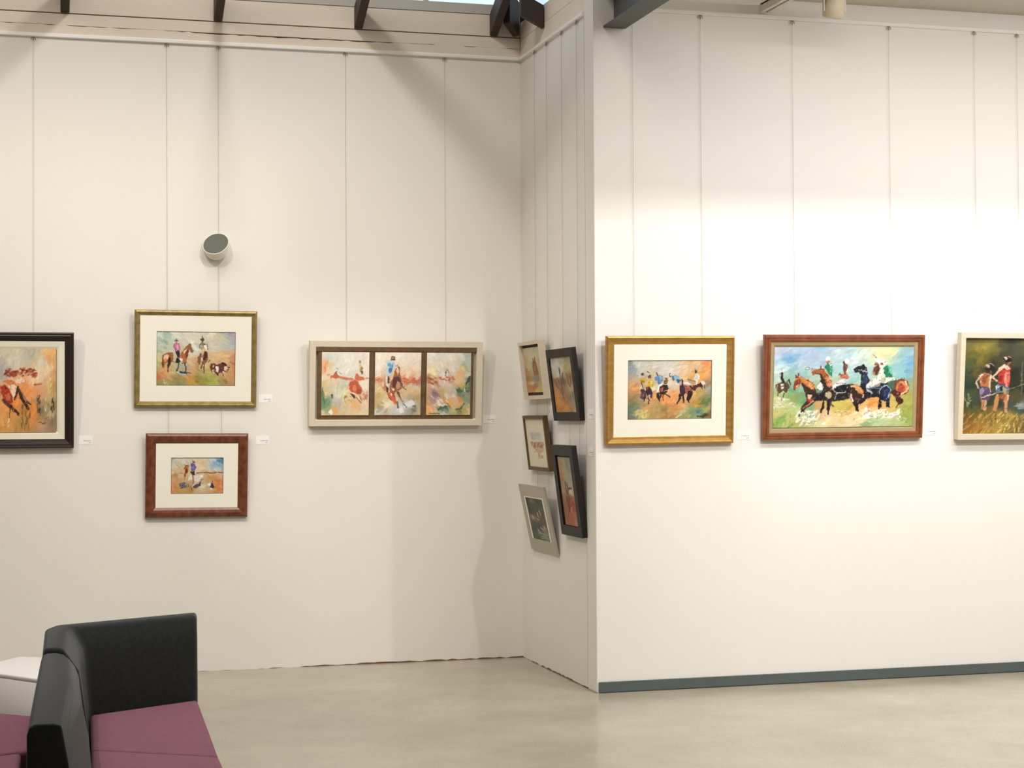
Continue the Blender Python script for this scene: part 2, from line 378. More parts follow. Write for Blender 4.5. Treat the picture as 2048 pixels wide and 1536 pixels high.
    for i in rs.permutation(len(fig))[:art.get('n3', max(120, len(fig)//38))]:
        yy, xx = fig[i]; c = img[yy, xx]; q = rs.rand()
        c = c*.55 if q < .3 else (c*.6+rgb('F0DCC4')*.4 if q < .5 else (c*.8+rgb('B0603A')*.25 if q < .7 else c*rs.uniform(.8, 1.3)))
        dab(x0+xx*ux, y0+yy*uy, ks*rs.uniform(.7, 1.8), ks*rs.uniform(.3, .6), rs.uniform(-1.9, .4), np.clip(c, 0, 1), .6)
    p = np.pad(img, ((1, 1), (1, 1), (0, 0)), 'edge')
    img = img*.5+(p[:-2, 1:-1]+p[2:, 1:-1]+p[1:-1, :-2]+p[1:-1, 2:])*.125
    return np.clip(img, 0, 1)
def canvas_mesh(name, img, w, h, depth=.012, parent=None, loc=(0, 0, 0)):
    H, W, _ = img.shape
    xs = np.linspace(-w/2, w/2, W); zs = np.linspace(h/2, -h/2, H)
    X, Z = np.meshgrid(xs, zs); co = np.stack([X, np.zeros_like(X), Z], -1).reshape(-1, 3)
    lum = img.mean(-1); co[:, 1] -= (lum.reshape(-1)-.5)*.0008
    idx = np.arange(H*W).reshape(H, W)
    f = np.stack([idx[:-1, :-1], idx[1:, :-1], idx[1:, 1:], idx[:-1, 1:]], -1).reshape(-1, 4)
    n0 = H*W
    back = np.array([(-w/2, depth, h/2), (w/2, depth, h/2), (w/2, depth, -h/2), (-w/2, depth, -h/2)])
    co = np.vstack([co, back]); me = bpy.data.meshes.new(name)
    faces = f.tolist()+[[n0, n0+1, n0+2, n0+3], idx[0, :].tolist()[::-1]+[n0, n0+1][0:1]+[n0+1], idx[-1, :].tolist()+[n0+2, n0+3], idx[:, 0].tolist()+[n0+3, n0], idx[:, -1].tolist()[::-1]+[n0+1, n0+2]]
    me.from_pydata(co.tolist(), [], faces)
    if loc[1] < .0016 or name == 'panel': img = 1-(1-img)*.90
    lin = np.where(img <= .04045, img/12.92, ((img+.055)/1.055)**2.4).reshape(-1, 3)
    cols = np.ones((len(co), 4), np.float32); cols[:n0, :3] = lin; cols[n0:, :3] = lin.mean(0)
    at = me.color_attributes.new('paint', 'FLOAT_COLOR', 'POINT'); at.data.foreach_set('color', cols.ravel())
    me.materials.append(M['paint']); me.update()
    o = bpy.data.objects.new(name, me); COL.objects.link(o); o.parent = parent; o.location = loc
    return o

# ------------------------------------------------------------------ the painted scenes (coordinates of each canvas in its own units)
ART = {}
# polo players, brown frame
ART['polo'] = dict(rect=(58, 60, 1957, 1165), dab=.035, n=1500, n2=900, jit=.07, ang=-.5, warp=.05, fw=.004, bg=[
 (100,100,'C9C9DC'),(300,90,'B4C6E0'),(260,260,'6FA8D6'),(450,170,'A9BBDD'),(420,330,'BCD3DA'),(600,240,'AEC3D6'),(700,110,'A0C0D8'),(900,150,'BFCBD4'),(950,320,'A4C6CE'),(1100,100,'A9C8D4'),(1150,230,'C3D2CF'),
 (1300,130,'CDD8C6'),(1500,100,'DEDDAE'),(1650,150,'E2D694'),(1550,250,'C9D8B6'),(1800,150,'9FBFC0'),(1900,200,'7FADC4'),(1910,300,'6FA0CC'),(1750,350,'8CBFC4'),(1850,450,'79AFC0'),(1100,480,'9AC2BC'),(1300,420,'9FC9CC'),(150,380,'C4D8DC'),(90,500,'B9CFC0'),(400,520,'8FB8B4'),
 (300,640,'5E9A76'),(120,720,'9FB377'),(350,760,'8FA659'),(480,800,'4F8F6A'),(580,900,'5FA07C'),(150,830,'C7CF9C'),(250,900,'C9C880'),(120,950,'CDBE74'),(120,1060,'6F9A4C'),(250,1100,'B9BE7A'),(400,1130,'A8A860'),(500,1000,'C6D2A2'),
 (650,860,'E0975A'),(720,980,'D9B48A'),(900,860,'C2B45E'),(1000,930,'CFA14E'),(1050,860,'BDB04C'),(900,1020,'E8CFA2'),(1100,1060,'EBD9B0'),(1300,1000,'E8CFA8'),(1380,820,'E58A3E'),(1250,860,'E0A86A'),(1480,850,'D99A55'),(1500,960,'E6D9B8'),(1700,880,'D6B86A'),(1680,760,'B9A850'),(1880,740,'A3A04A'),(1900,900,'9FA352'),(1870,1030,'8FA24E'),(1750,1100,'B4C48C'),(1500,1120,'A9BC90'),(1350,1120,'8FA878'),(900,1130,'E9D2A6'),(700,1140,'D6D09A'),(1920,560,'94A87A')],
 ops=[
 ('d','F2EEDC',26,380,930,760,1120,45,14,-.7),('d','F4F0E2',34,1280,930,1780,1050,45,15,-.6),('d','EFD9A8',26,800,930,1300,1100,50,14,-.3),('d','DCE0C0',22,80,760,340,900,45,14,.3),('d','8DAA5A',14,60,980,300,1150,50,15,-1.2),('d','B8CF9C',16,1350,1030,1880,1120,45,12,.3),
 # small far rider
 ('p','4E3C2C',[85,570,150,540,240,540,270,600,230,690,190,650,140,690,95,660]),('p','E8E2D8',[140,560,190,555,200,640,160,640]),('l','1E1B1C',34,[165,410,170,500,185,540]),('e','E9EEF0',165,378,26,22),('l','5A4A3C',14,[205,680,195,740]),('l','5A4A3C',14,[125,670,120,730]),('l','2C2824',12,[235,540,262,500,285,575]),
 # right bay horse rump
 ('p','3C5E48',[1560,520,1720,500,1760,640,1640,700,1560,620]),('e','7C3A26',1800,620,108,115),('e','D98A5C',1808,625,86,92),('e','A8452C',1795,632,52,62),('l','F0C8A4',22,[1850,540,1895,620,1860,690,1790,722]),('p','3A1E18',[1700,700,1760,760,1830,800,1815,850,1770,860,1740,820,1690,730]),('l','5A2C20',16,[1760,850,1735,905]),
 # black horse
 ('p','12141E',[1125,360,1200,325,1270,300,1310,345,1330,470,1380,560,1490,560,1600,560,1650,640,1640,790,1640,870,1600,900,1585,800,1520,800,1530,900,1480,915,1490,750,1330,770,1270,830,1190,860,1200,760,1280,680,1235,600,1230,440,1200,405,1150,410]),
 ('p','2C3A5C',[1260,420,1310,430,1340,560,1300,590,1260,520]),('l','5F7FB0',16,[1310,620,1500,640,1560,590]),('l','9DB4D4',13,[1490,700,1530,610,1600,590,1650,650,1620,760]),('p','22304E',[1520,640,1610,620,1640,680,1600,800,1560,820]),('l','8FA6C8',10,[1640,690,1600,790]),('l','C8D4E4',10,[1235,365,1250,395,1310,400]),('l','0E1018',22,[1615,860,1640,890]),('l','0E1018',24,[1500,860,1490,915]),
 # middle dark-brown horse
 ('p','2A1C18',[560,395,690,350,740,380,800,440,830,540,840,600,1100,570,1240,600,1300,680,1270,760,1200,850,1215,940,1180,945,1140,850,1090,770,1080,700,850,800,800,980,790,900,780,800,740,800,740,900,700,960,690,940,730,840,720,700,730,640,690,540,680,440,600,430]),
 ('p','A85E34',[640,365,730,360,800,430,820,520,780,600,750,530,700,430,600,425,600,460,560,420,570,385]),('p','C9794A',[760,450,800,470,815,540,780,560]),('l','5A3020',12,[560,400,600,425,660,430]),('l','7C4026',18,[690,360,690,315]),('p','17141A',[890,610,1060,590,1090,690,880,700]),('p','1E1820',[640,640,730,620,720,780,640,800]),
 ('p','C98A56',[1090,590,1200,590,1270,650,1280,720,1200,700,1150,620]),('p','E8B98C',[1090,600,1160,590,1170,620,1100,620]),('p','3A241C',[1130,640,1200,700,1240,740,1200,850,1150,830,1100,760]),('l','EFE4D4',22,[1100,710,1110,760,1130,810]),('l','E2B492',16,[1265,700,1270,760]),
 ('p','1C1614',[850,720,1080,710,1080,770,980,800,860,812]),('l','140E0C',30,[1180,860,1205,945]),('l','140E0C',30,[790,840,800,975]),('l','1E1412',26,[735,830,700,950]),
 # front-left chestnut horse
 ('p','34211B',[420,540,470,560,600,590,640,700,740,700,740,790,640,800,540,860,440,950,430,900,500,790,480,680,450,610]),
 ('p','C46E36',[345,470,390,445,470,480,540,510,610,580,600,640,560,640,500,600,440,540,400,600,350,640,320,650,330,570]),('p','E49A5C',[470,480,560,520,610,590,570,640,520,620]),('p','7A3420',[340,520,420,500,410,560,370,600,325,640,320,600]),('p','E8B8A0',[345,590,385,570,365,620]),('l','4A281C',14,[385,470,388,420]),('l','4A281C',12,[365,470,345,445]),('l','3A241C',14,[430,470,600,560]),
 ('p','E9C4A8',[520,710,580,720,560,770,510,760]),('p','A8432E',[500,760,580,770,560,820,510,810]),('l','C87A5A',20,[590,800,500,870,450,920]),('l','241814',18,[600,820,500,890,430,950]),('l','1E1614',14,[450,900,470,950,400,1010]),('l','6A3C2A',14,[830,840,870,880]),
 # saddle cloths, legs in white breeches
 ('e','B9AE8C',800,718,48,55),('e','2A201C',800,718,62,66),('e','B9AE8C',800,718,44,50),
 ('p','E8ECE8',[640,600,700,540,720,600,720,650,660,650]),('p','6E8C84',[640,650,720,650,700,690,630,700]),('p','EDEBE4',[840,600,960,510,1050,510,1070,550,1000,570,900,620,850,640]),('p','AEB8C0',[1000,510,1060,520,1070,560,1020,560]),
 ('l','8E969E',18,[860,640,910,700,880,780]),('l','C4CACB',12,[900,690,1020,690,1050,610]),('p','12141C',[900,600,1040,590,1050,660,920,680]),
 ('p','E4E2DC',[1390,500,1500,480,1520,540,1420,600,1330,640,1300,600]),('p','8A8684',[1420,590,1520,550,1500,600,1400,640]),('l','A8B4C2',26,[1320,620,1330,650,1390,700]),
 # pink chest
 ('p','D58A70',[780,560,830,520,840,590,800,620,770,600]),
 # riders
 ('p','1F7A5C',[730,330,790,280,830,300,850,380,840,470,800,440,760,370]),('p','55B394',[800,300,845,350,850,420,820,400]),('e','F6F4EE',778,222,34,30),('l','B47A5A',20,[765,262,800,268]),('p','F2EEE8',[800,270,835,300,820,330,790,300]),
 ('l','5A3426',34,[1000,270,1010,400]),('e','F4F4F0',1033,258,32,40),('p','C0694A',[940,440,1030,420,1070,470,1050,500,960,490]),('p','EDE9E2',[1030,310,1065,400,1060,440,1030,400]),('l','6A4434',18,[1020,300,1040,320,1015,430]),('l','7A4030',16,[940,430,975,445]),
 ('e','F6F6F2',1467,252,34,38),('e','F0F2F0',1543,268,36,32),('p','4A2C24',[1410,330,1480,310,1500,370,1450,460,1390,430]),('p','E6E2D8',[1480,300,1530,310,1530,480,1450,480,1500,400]),('p','B06E54',[1390,400,1430,400,1420,450,1390,440]),('l','4A3428',26,[1430,300,1460,300]),('l','5A3C30',20,[1500,290,1530,300]),
 ('p','1C7450',[1540,340,1600,310,1660,400,1665,480,1590,480,1545,420]),('p','5AB8A4',[1590,310,1640,340,1670,440,1640,440,1610,360]),('l','EEF2EE',16,[1540,380,1545,470]),('p','DDE8D8',[1560,500,1680,480,1720,510,1640,540,1560,560]),
 ('l','8A7A68',7,[470,350,480,330,520,335,525,365,490,380,470,350]),('l','8A7A68',6,[525,360,650,370]),('l','6A6A58',6,[1380,160,1440,210]),
 ('e','A8704C',785,272,20,22),('e','9A6244',1440,288,20,24),('e','8A5A40',1516,292,16,20),('l','1F7A5C',20,[785,285,790,310]),
 ('p','4A2018',[1640,690,1700,650,1800,700,1770,740,1830,800,1790,830,1740,780,1690,740]),('p','1E1816',[600,700,740,700,760,780,600,800]),('l','E8C4A0',10,[400,470,520,500,600,560]),('l','F0D0AC',9,[740,380,790,440,815,500]),('l','D8A078',10,[1150,600,1230,640,1262,700]),('l','4E4A54',9,[900,560,1040,560]),('l','C8D0D8',8,[1200,380,1290,385]),('l','2A2424',10,[145,600,235,590]),('l','D0B090',8,[110,580,100,650]),
 ('d','F4F0E0',18,380,940,700,1080,34,10,-.8),('d','F4F0E0',20,1300,960,1700,1030,34,10,-.5)])

# five riders, gold frame
ART['riders'] = dict(rect=(108, 92, 1895, 1430), dab=.04, n=1300, n2=700, jit=.08, ang=-.6, warp=.06, fw=.005, bg=[
 (150,150,'8C8C92'),(160,280,'8494A0'),(300,150,'C2C6B8'),(200,430,'9CA0A2'),(330,350,'C2C6C0'),(500,200,'D6D0C0'),(700,180,'CFC8BA'),(900,250,'D2CCC6'),(850,420,'C4BDB2'),(1050,150,'D8D4C0'),(1050,330,'D9D2CC'),(1250,300,'E6C8A8'),(1300,150,'DCCAA6'),(1400,130,'D9A878'),(1550,180,'D9B98C'),(1650,300,'D0B48E'),(1820,180,'E88A48'),(1820,300,'EFA468'),(1700,450,'E9A04A'),(1400,400,'E2C49A'),(1450,460,'D9A45C'),(1860,420,'C9A078'),(1860,120,'C89A7C'),
 (160,540,'B99A7E'),(160,640,'D29A64'),(150,800,'C98A5A'),(280,700,'DDA06A'),(160,950,'8C7C50'),(200,1080,'6E7656'),(300,1150,'7C8468'),(180,1250,'5E7468'),(160,1370,'6C6E6C'),(280,1350,'7A8272'),(350,1280,'C8B87A'),(420,1400,'C2B86E'),(500,1200,'D6A060'),(600,1100,'C49A5E'),(680,950,'D69A66'),(900,950,'E29A5C'),(1050,850,'E59C62'),(1080,700,'DCC4A8'),(950,780,'D8C8AC'),(1000,1000,'E59258'),(800,1150,'A08C5A'),(900,1200,'8E7E4A'),(750,1250,'B49A66'),(900,1350,'A87846'),(1100,1200,'C88E54'),(1200,1120,'DE9A60'),(1300,1250,'CCC090'),(1250,1350,'8C8C5A'),(1400,1000,'CF9C62'),(1550,950,'C99E5C'),(1560,1080,'D0903E'),(1650,800,'BFA064'),(1740,1020,'5E6E2E'),(1800,900,'8E8E66'),(1840,780,'9CA090'),(1800,620,'9A7E60'),(1500,1200,'7E9468'),(1600,1270,'4E7A74'),(1700,1200,'A8AC66'),(1750,1350,'3E4A24'),(1600,1380,'8E9C6C'),(1850,1250,'A88A6C'),(1870,1100,'B09270'),(1860,1400,'A8735A'),(450,560,'C9B48A'),(650,700,'CBC8A2'),(300,560,'B8A88A')],
 ops=[
 ('d','D9CDBE',20,900,560,1150,760,60,18,-1),('d','E8A060',24,850,850,1150,1100,60,18,-1),('d','5E7A4A',10,1680,960,1860,1100,50,18,-1),('l','2E3A1E',34,[1600,1370,1720,1375,1800,1345]),('e','3E7488',1610,1280,36,34),('l','DCE0C0',20,[1150,1400,1250,1330]),('d','D8CC84',12,300,1230,520,1400,55,16,-1.1),
 # left pair, yellow shirts
 ('e','4A3A34',420,410,34,38),('p','C9A53E',[350,500,420,480,490,510,500,560,440,600,380,570,345,560]),('p','8A6E1E',[380,560,460,550,470,600,400,600]),('p','D8CCC0',[370,680,420,650,430,720,390,800,370,760]),('l','2E2626',18,[395,600,430,720]),
 ('e','5A4630',573,470,34,44),('p','D2A83C',[520,600,560,520,630,550,660,620,640,690,580,700,540,680]),('p','E8C658',[570,560,630,560,640,620,590,640]),('l','54483E',16,[520,345,555,372]),
 ('p','3A2A34',[380,760,440,740,500,800,500,950,440,980,370,940,400,860]),('p','7A5A62',[380,860,460,850,480,900,390,950]),('p','2E2028',[500,700,560,680,600,740,640,840,620,950,540,900,490,820]),('p','C8B4BC',[545,860,590,870,570,920,545,900]),('p','7C4440',[510,690,550,690,540,760,505,740]),('l','2C1C1E',24,[540,930,560,990,550,1080]),('l','3A2628',20,[480,900,455,1030]),('p','D9DCC0',[610,700,700,680,690,760,620,800]),('l','C9A0A0',12,[490,960,470,1030]),('p','5E4042',[590,870,640,880,630,960,590,950]),
 # blue rider with bay horse
 ('l','4A4A56',30,[715,385,745,440]),('p','5E86B4',[680,470,760,440,840,450,860,530,820,600,730,560,680,560]),('p','3C66A4',[740,560,800,600,830,620,760,650]),('p','8CA8CC',[770,460,830,460,850,520,800,540]),('p','F0ECEC',[760,650,850,610,850,640,790,700,760,780,740,830,725,800]),
 ('p','7A5A2C',[870,580,920,500,960,530,960,620,920,640,880,640]),('l','4A3420',12,[905,510,950,500]),('l','E8E4E0',12,[870,640,940,660]),('p','2A1818',[790,700,860,640,950,660,970,740,930,830,870,870,800,860,780,780]),('p','A85A4E',[800,740,870,690,860,800,810,810]),('p','2E1C1C',[720,840,790,830,830,900,800,960,780,1010,740,960,715,900]),('p','8E6A70',[760,850,810,860,790,910]),('l','2C1A18',22,[900,860,960,890,1000,935]),('l','2C1A18',24,[760,950,790,1030]),('l','4A3024',20,[880,850,850,930,870,1010]),('l','D8B8B4',10,[880,790,960,770]),
 # second blue rider
 ('l','2A2E3A',16,[1015,390,985,410,990,460,1020,470]),('e','DCDCDC',1018,430,22,32),('p','3E6E92',[1040,440,1090,450,1110,540,1070,570,1050,500]),('p','86B0CC',[1100,430,1190,450,1230,520,1210,600,1160,590,1100,530]),('p','34587C',[1140,520,1230,540,1210,610,1160,610]),
 ('p','2A1A22',[1220,560,1250,510,1290,560,1300,640,1340,700,1340,850,1290,900,1240,900,1210,800,1205,680]),('p','D4A8A0',[1205,580,1250,560,1260,640,1240,680,1200,650]),('p','9A5048',[1310,640,1420,700,1490,760,1480,830,1400,840,1340,860]),('p','E8E2E4',[1300,590,1400,600,1480,690,1420,670,1330,630]),('p','3E2A3A',[1230,700,1320,690,1330,820,1250,860]),
 ('p','1E1216',[1390,800,1480,800,1500,880,1440,980,1400,1060,1360,980]),('p','26161A',[1200,840,1260,900,1230,1000,1160,1095,1150,1060,1200,960]),('l','2A181A',30,[1290,900,1300,1050]),('l','D9A8A8',20,[1370,880,1340,990]),('l','24161A',24,[1400,980,1415,1060]),
 # grey-shirt rider at right
 ('e','3A302C',1553,355,28,40),('l','6A5A4C',8,[1545,320,1530,290]),('p','E0DCD2',[1540,420,1580,390,1640,460,1630,540,1560,560,1510,540]),('l','8A8C96',12,[1570,430,1580,520]),('p','E8E4DC',[1560,560,1600,550,1590,640,1560,690]),('p','A8987C',[1385,530,1420,510,1560,580,1560,640,1480,640,1380,580]),('l','4A3A2A',10,[1390,520,1550,590]),('p','4A2218',[1520,680,1600,640,1680,600,1740,600,1700,700,1640,700,1560,730]),('p','E4DCD8',[1660,580,1730,570,1770,620,1740,700,1700,660]),('l','2E1A16',26,[1480,720,1540,780,1560,740]),('l','2E1C18',18,[1650,680,1700,750]),('l','3A2820',16,[1740,660,1755,740]),('p','3A2418',[1410,660,1470,680,1540,780,1510,790,1440,720]),('l','7A6A58',12,[1560,800,1600,850]),('l','C8B4A0',12,[1240,540,1245,650]),('p','4A2C28',[1490,660,1560,680,1570,760,1500,780]),('l','5A3A34',16,[400,740,410,960]),('l','D8A878',10,[1320,700,1400,720]),('e','C49070',425,430,16,16),('e','B88868',578,500,18,18),('l','8E5E48',14,[560,850,520,980]),('l','E4DCE0',9,[1290,600,1310,680]),('p','8C5C44',[880,500,900,480,905,520]),('p','8C5C44',[940,500,955,485,950,520])])

# drover pair with dog and calves, antique gold frame
ART['drovers'] = dict(rect=(75, 112, 1945, 1375), dab=.04, n=1100, n2=600, jit=.07, ang=.4, warp=.05, fw=.005, bg=[
 (120,180,'D6DECF'),(330,160,'9DBAB0'),(300,260,'A9C2B4'),(180,300,'B0BFB4'),(120,420,'C6D0C0'),(550,180,'D6D8C8'),(750,250,'DAD2C4'),(1000,180,'D9D6C6'),(950,420,'D6DACE'),(1400,200,'D8D4BE'),(1600,250,'D0C8A6'),(1820,170,'9CA6B8'),(1830,280,'94A4B0'),(1900,200,'C2ACB4'),(1800,420,'B4BEBE'),(1650,420,'BEC4B0'),(1400,450,'D2CCBE'),(1500,520,'CCC6BA'),(350,450,'C8CCBC'),(300,560,'C4C4AE'),(120,560,'A8AE92'),(1000,600,'DCDED2'),
 (110,720,'C9BE92'),(110,880,'AFAE76'),(200,1050,'D29A62'),(130,1180,'C4714A'),(350,1100,'CFA06A'),(400,900,'C8B48C'),(480,1000,'C2B488'),(680,950,'A8B09C'),(850,750,'DDC4A0'),(900,900,'CDAA82'),(980,1000,'D4A074'),(960,760,'DDB08A'),(1350,700,'D8B98E'),(1500,700,'DEB884'),(1700,650,'E0B98A'),(1850,650,'D4A686'),(1920,700,'C08A72'),(1920,900,'B87450'),(1850,900,'D0A878'),(1250,950,'C6B27C'),(1300,1100,'AFA45C'),(1150,1050,'A69C60'),(1700,1100,'CBA274'),(1850,1150,'C69A68'),(150,1300,'98985C'),(300,1280,'A4A064'),(500,1250,'8A8A52'),(650,1180,'B08A4C'),(850,1250,'CF9548'),(1050,1230,'8E7C36'),(1250,1280,'9CA04A'),(1400,1320,'A8AE52'),(1550,1280,'A89A62'),(1700,1240,'8C7A50'),(1850,1300,'B88C5E'),(700,1350,'8C9468'),(1000,1350,'B0984E')],
 ops=[
 ('l','F0ECD6',10,[240,1230,280,1340,310,1290]),
 # left horse
 ('p','9C5A32',[200,900,200,760,250,650,340,600,460,600,470,680,480,760,440,820,400,860,340,840,280,860,250,960,215,960]),('p','E8C4A4',[250,680,330,640,370,680,340,760,280,800,240,760]),('p','D08A5C',[260,750,320,740,300,830,250,820]),('l','7A3C20',26,[230,680,215,800,225,930]),('p','3A2418',[360,720,400,700,410,860,370,960,325,960,340,860]),('l','5A3420',22,[345,960,350,1060]),('l','C88A5C',20,[270,880,260,1040]),('l','6E4022',16,[430,800,490,820]),
 ('p','A4683A',[660,600,760,470,830,420,850,500,820,620,800,760,760,840,700,860,680,780,620,700]),('p','6A3A1C',[740,620,830,500,830,620,800,740,770,740]),('p','E4C8A4',[700,580,790,500,780,560,720,640]),('p','8E5E38',[800,430,850,400,890,450,950,560,930,610,890,590,850,540,820,500]),('l','4A3220',12,[820,415,860,400,890,440]),('p','F0E4CC',[600,730,690,750,690,810,620,810]),('l','3A3424',28,[600,850,590,960,550,1040]),('l','3A3424',28,[740,860,770,960,765,1040]),('p','C86A58',[620,660,710,680,720,770,660,740]),('l','7A4024',18,[690,860,790,820]),
 # pink rider
 ('p','C4799C',[470,410,520,370,600,380,640,500,620,570,520,580,490,520,465,490]),('p','E8A8C0',[530,430,580,420,600,500,560,530]),('l','9A4A78',14,[480,420,490,500,530,540]),('l','B06A5A',26,[545,340,550,380]),('p','6A5E54',[480,330,530,310,540,265,560,310,590,340,540,350]),('p','2E2232',[500,580,620,570,620,660,610,740,560,700,540,640]),('p','241C22',[550,720,600,740,640,820,560,850,510,840,530,790]),
 # dog
 ('l','2A3A3E',40,[640,1060,720,1070,790,1080]),('l','C8D4D4',26,[560,1060,620,1090,700,1120,760,1110]),('l','5A6870',16,[790,1060,890,1080]),('d','8A9CA0',10,620,1090,820,1150,30,9,0),
 # middle rider and horse front-on
 ('p','6E6E52',[1080,400,1150,350,1220,390,1230,440,1180,520,1100,540,1070,480]),('p','A8B090',[1090,440,1160,400,1180,480,1110,520]),('p','4E4632',[1090,290,1140,260,1155,215,1180,270,1200,300,1160,370,1130,330]),('l','5A543C',14,[1220,400,1275,410,1285,520]),('p','F0F0E0',[1180,430,1230,420,1270,480,1260,560,1230,500]),('p','D6DCC8',[1080,500,1140,520,1130,580,1090,570]),
 ('p','8A5A38',[1050,700,1120,640,1200,560,1280,600,1300,740,1260,840,1200,870,1150,850,1140,780,1080,900,1040,820]),('p','4A2A1C',[1200,560,1270,580,1280,680,1240,740,1190,700]),('p','D8B48C',[1130,540,1200,460,1230,520,1190,620,1130,700]),('p','E8D4B8',[1120,720,1180,700,1190,780,1140,810]),('p','3A2420',[1160,720,1260,700,1240,770,1180,780]),('p','6A5650',[1090,640,1130,600,1110,720,1070,780]),('l','5A3A28',26,[1170,840,1130,960]),('l','5A3C28',24,[1200,860,1200,1080]),('l','E4D4B4',14,[1225,830,1235,930]),('l','C09070',22,[1010,800,1020,1000]),('l','8C7A58',14,[1050,870,1060,1000]),('l','6A4A34',16,[1300,820,1350,770]),
 # calves
 ('p','5E3224',[1360,860,1440,840,1500,880,1560,860,1620,830,1700,830,1740,900,1760,960,1720,1040,1660,1080,1560,1060,1540,1130,1500,1120,1440,1040,1370,1000,1340,940]),('p','F0E8DC',[1480,920,1540,910,1560,980,1530,1070,1490,1040]),('p','E8D8C8',[1680,930,1740,910,1760,960,1720,1020,1680,1000]),('p','E8C8B0',[1640,1020,1700,1040,1680,1080,1640,1070]),('l','3A1C14',30,[1630,840,1700,860,1730,890]),('l','3E2218',18,[1750,920,1810,945]),('p','E0B4A0',[1400,900,1450,880,1440,930,1400,950]),('l','4A2A20',22,[1520,1080,1540,1130]),('l','4A2A20',20,[1640,1090,1665,1150]),('l','5E3828',18,[1350,960,1400,1060]),('l','4A3020',16,[1790,960,1740,1060]),('d','F4ECE0',8,1400,1000,1500,1090,22,8,-1)])

# lone rider with calf, reddish frame
ART['lone'] = dict(rect=(130, 125, 1885, 1290), dab=.05, n=800, n2=450, jit=.07, ang=.3, warp=.06, fw=.006, bg=[
 (170,180,'9AA4A0'),(350,200,'D4CDBC'),(550,200,'D9CFBE'),(250,300,'C6CCB8'),(200,420,'D0CCB4'),(450,300,'D2D0B4'),(700,200,'D0CDBB'),(1050,250,'E0C8AA'),(1250,250,'DCC09C'),(1200,350,'E0B48C'),(1450,250,'C8D2D0'),(1600,220,'BCC8DA'),(1780,220,'4C78A8'),(1700,330,'7C9EC0'),(1550,380,'90AEC4'),(1800,400,'8CA8BC'),(1650,480,'B8CCCC'),(1450,500,'CFD0C0'),(1200,450,'D8CCBA'),(1100,500,'D8C8A8'),(1800,540,'C0C8BC'),(350,430,'CCB894'),(200,560,'D4C0A0'),
 (250,700,'B08E50'),(200,850,'D2A07A'),(180,950,'D49A84'),(300,950,'C28A5C'),(400,720,'D6B48C'),(400,880,'C09A74'),(200,1200,'D08A5C'),(350,1200,'C49A58'),(600,1220,'B89C6E'),(800,1200,'B0843C'),(1000,1220,'C8B48E'),(1300,1220,'CFA484'),(1200,1050,'D2D0AE'),(1400,800,'C69A64'),(1500,750,'C08A44'),(1700,850,'D0864A'),(1800,950,'D2824A'),(1750,1150,'CC7C40'),(1850,1200,'D89A6A'),(1300,950,'C8A882'),(1500,1150,'C0986C'),(1600,680,'D0A47C'),(1850,700,'D8B090')],
 ops=[
 ('l','9A5428',30,[1000,625,1150,610,1350,620,1550,630,1700,600,1860,620]),('l','C87A4A',20,[1150,560,1250,530,1350,600]),
 ('p','A86A38',[590,400,640,360,720,370,720,450,680,600,690,640,600,620,590,520]),('l','5A3420',14,[570,350,600,380,700,370]),('p','7A2E14',[600,500,680,480,690,620,610,630]),('l','A8442C',30,[560,480,620,440]),('p','9A4A34',[560,620,640,630,620,740,570,740]),('l','7A4428',12,[430,620,540,650]),('l','B05A44',22,[590,740,580,850]),('p','C8A060',[690,430,760,450,760,560,710,580]),
 ('p','6A5CA0',[780,320,860,300,920,320,975,440,940,500,920,560,790,560,800,450]),('p','8E82C0',[830,420,890,400,900,480,850,490]),('p','54468A',[790,320,830,320,830,420,800,420]),('e','6A5A34',885,270,55,28),('l','8A7A48',14,[845,260,850,180]),('l','E0D0C0',22,[960,480,930,560,950,620]),('l','D8D4D0',30,[760,420,760,520]),
 ('p','3A2A20',[770,570,920,570,930,690,860,690,820,660]),
 ('p','E8E0D0',[740,720,820,690,870,740,850,840,800,830,720,880,700,850]),('p','E4D8CC',[900,740,960,690,1100,680,1200,690,1220,760,1140,800,1080,880,1000,920,920,900]),('p','F2EEDC',[1090,680,1200,700,1200,760,1130,760]),('l','D8C8BA',40,[960,930,850,1060]),('l','8A5A48',30,[850,700,880,900,870,960]),
 ('p','4E4458',[860,1060,960,1000,1060,960,1140,920,1120,1040,1000,1100,900,1110]),('p','6A6070',[400,960,560,900,640,960,620,1100,480,1120,420,1060]),('d','3E3A48',14,440,960,760,1110,36,14,-1),('d','A89CA0',14,420,900,780,1100,36,12,-.8),('l','5A4A30',20,[1080,960,1170,830]),('l','7A5A20',26,[800,1040,840,1200]),
 ('p','3A2A3C',[1470,960,1520,950,1600,1090,1520,1130,1440,1100]),('l','4A2A20',12,[1520,870,1520,960]),('e','E8E4DC',1420,1000,50,40),('e','EED8C4',1480,1140,45,35),('d','F0E8D8',8,1380,960,1480,1060,30,12,.6),('l','B4A48C',12,[1180,960,1400,1080])])

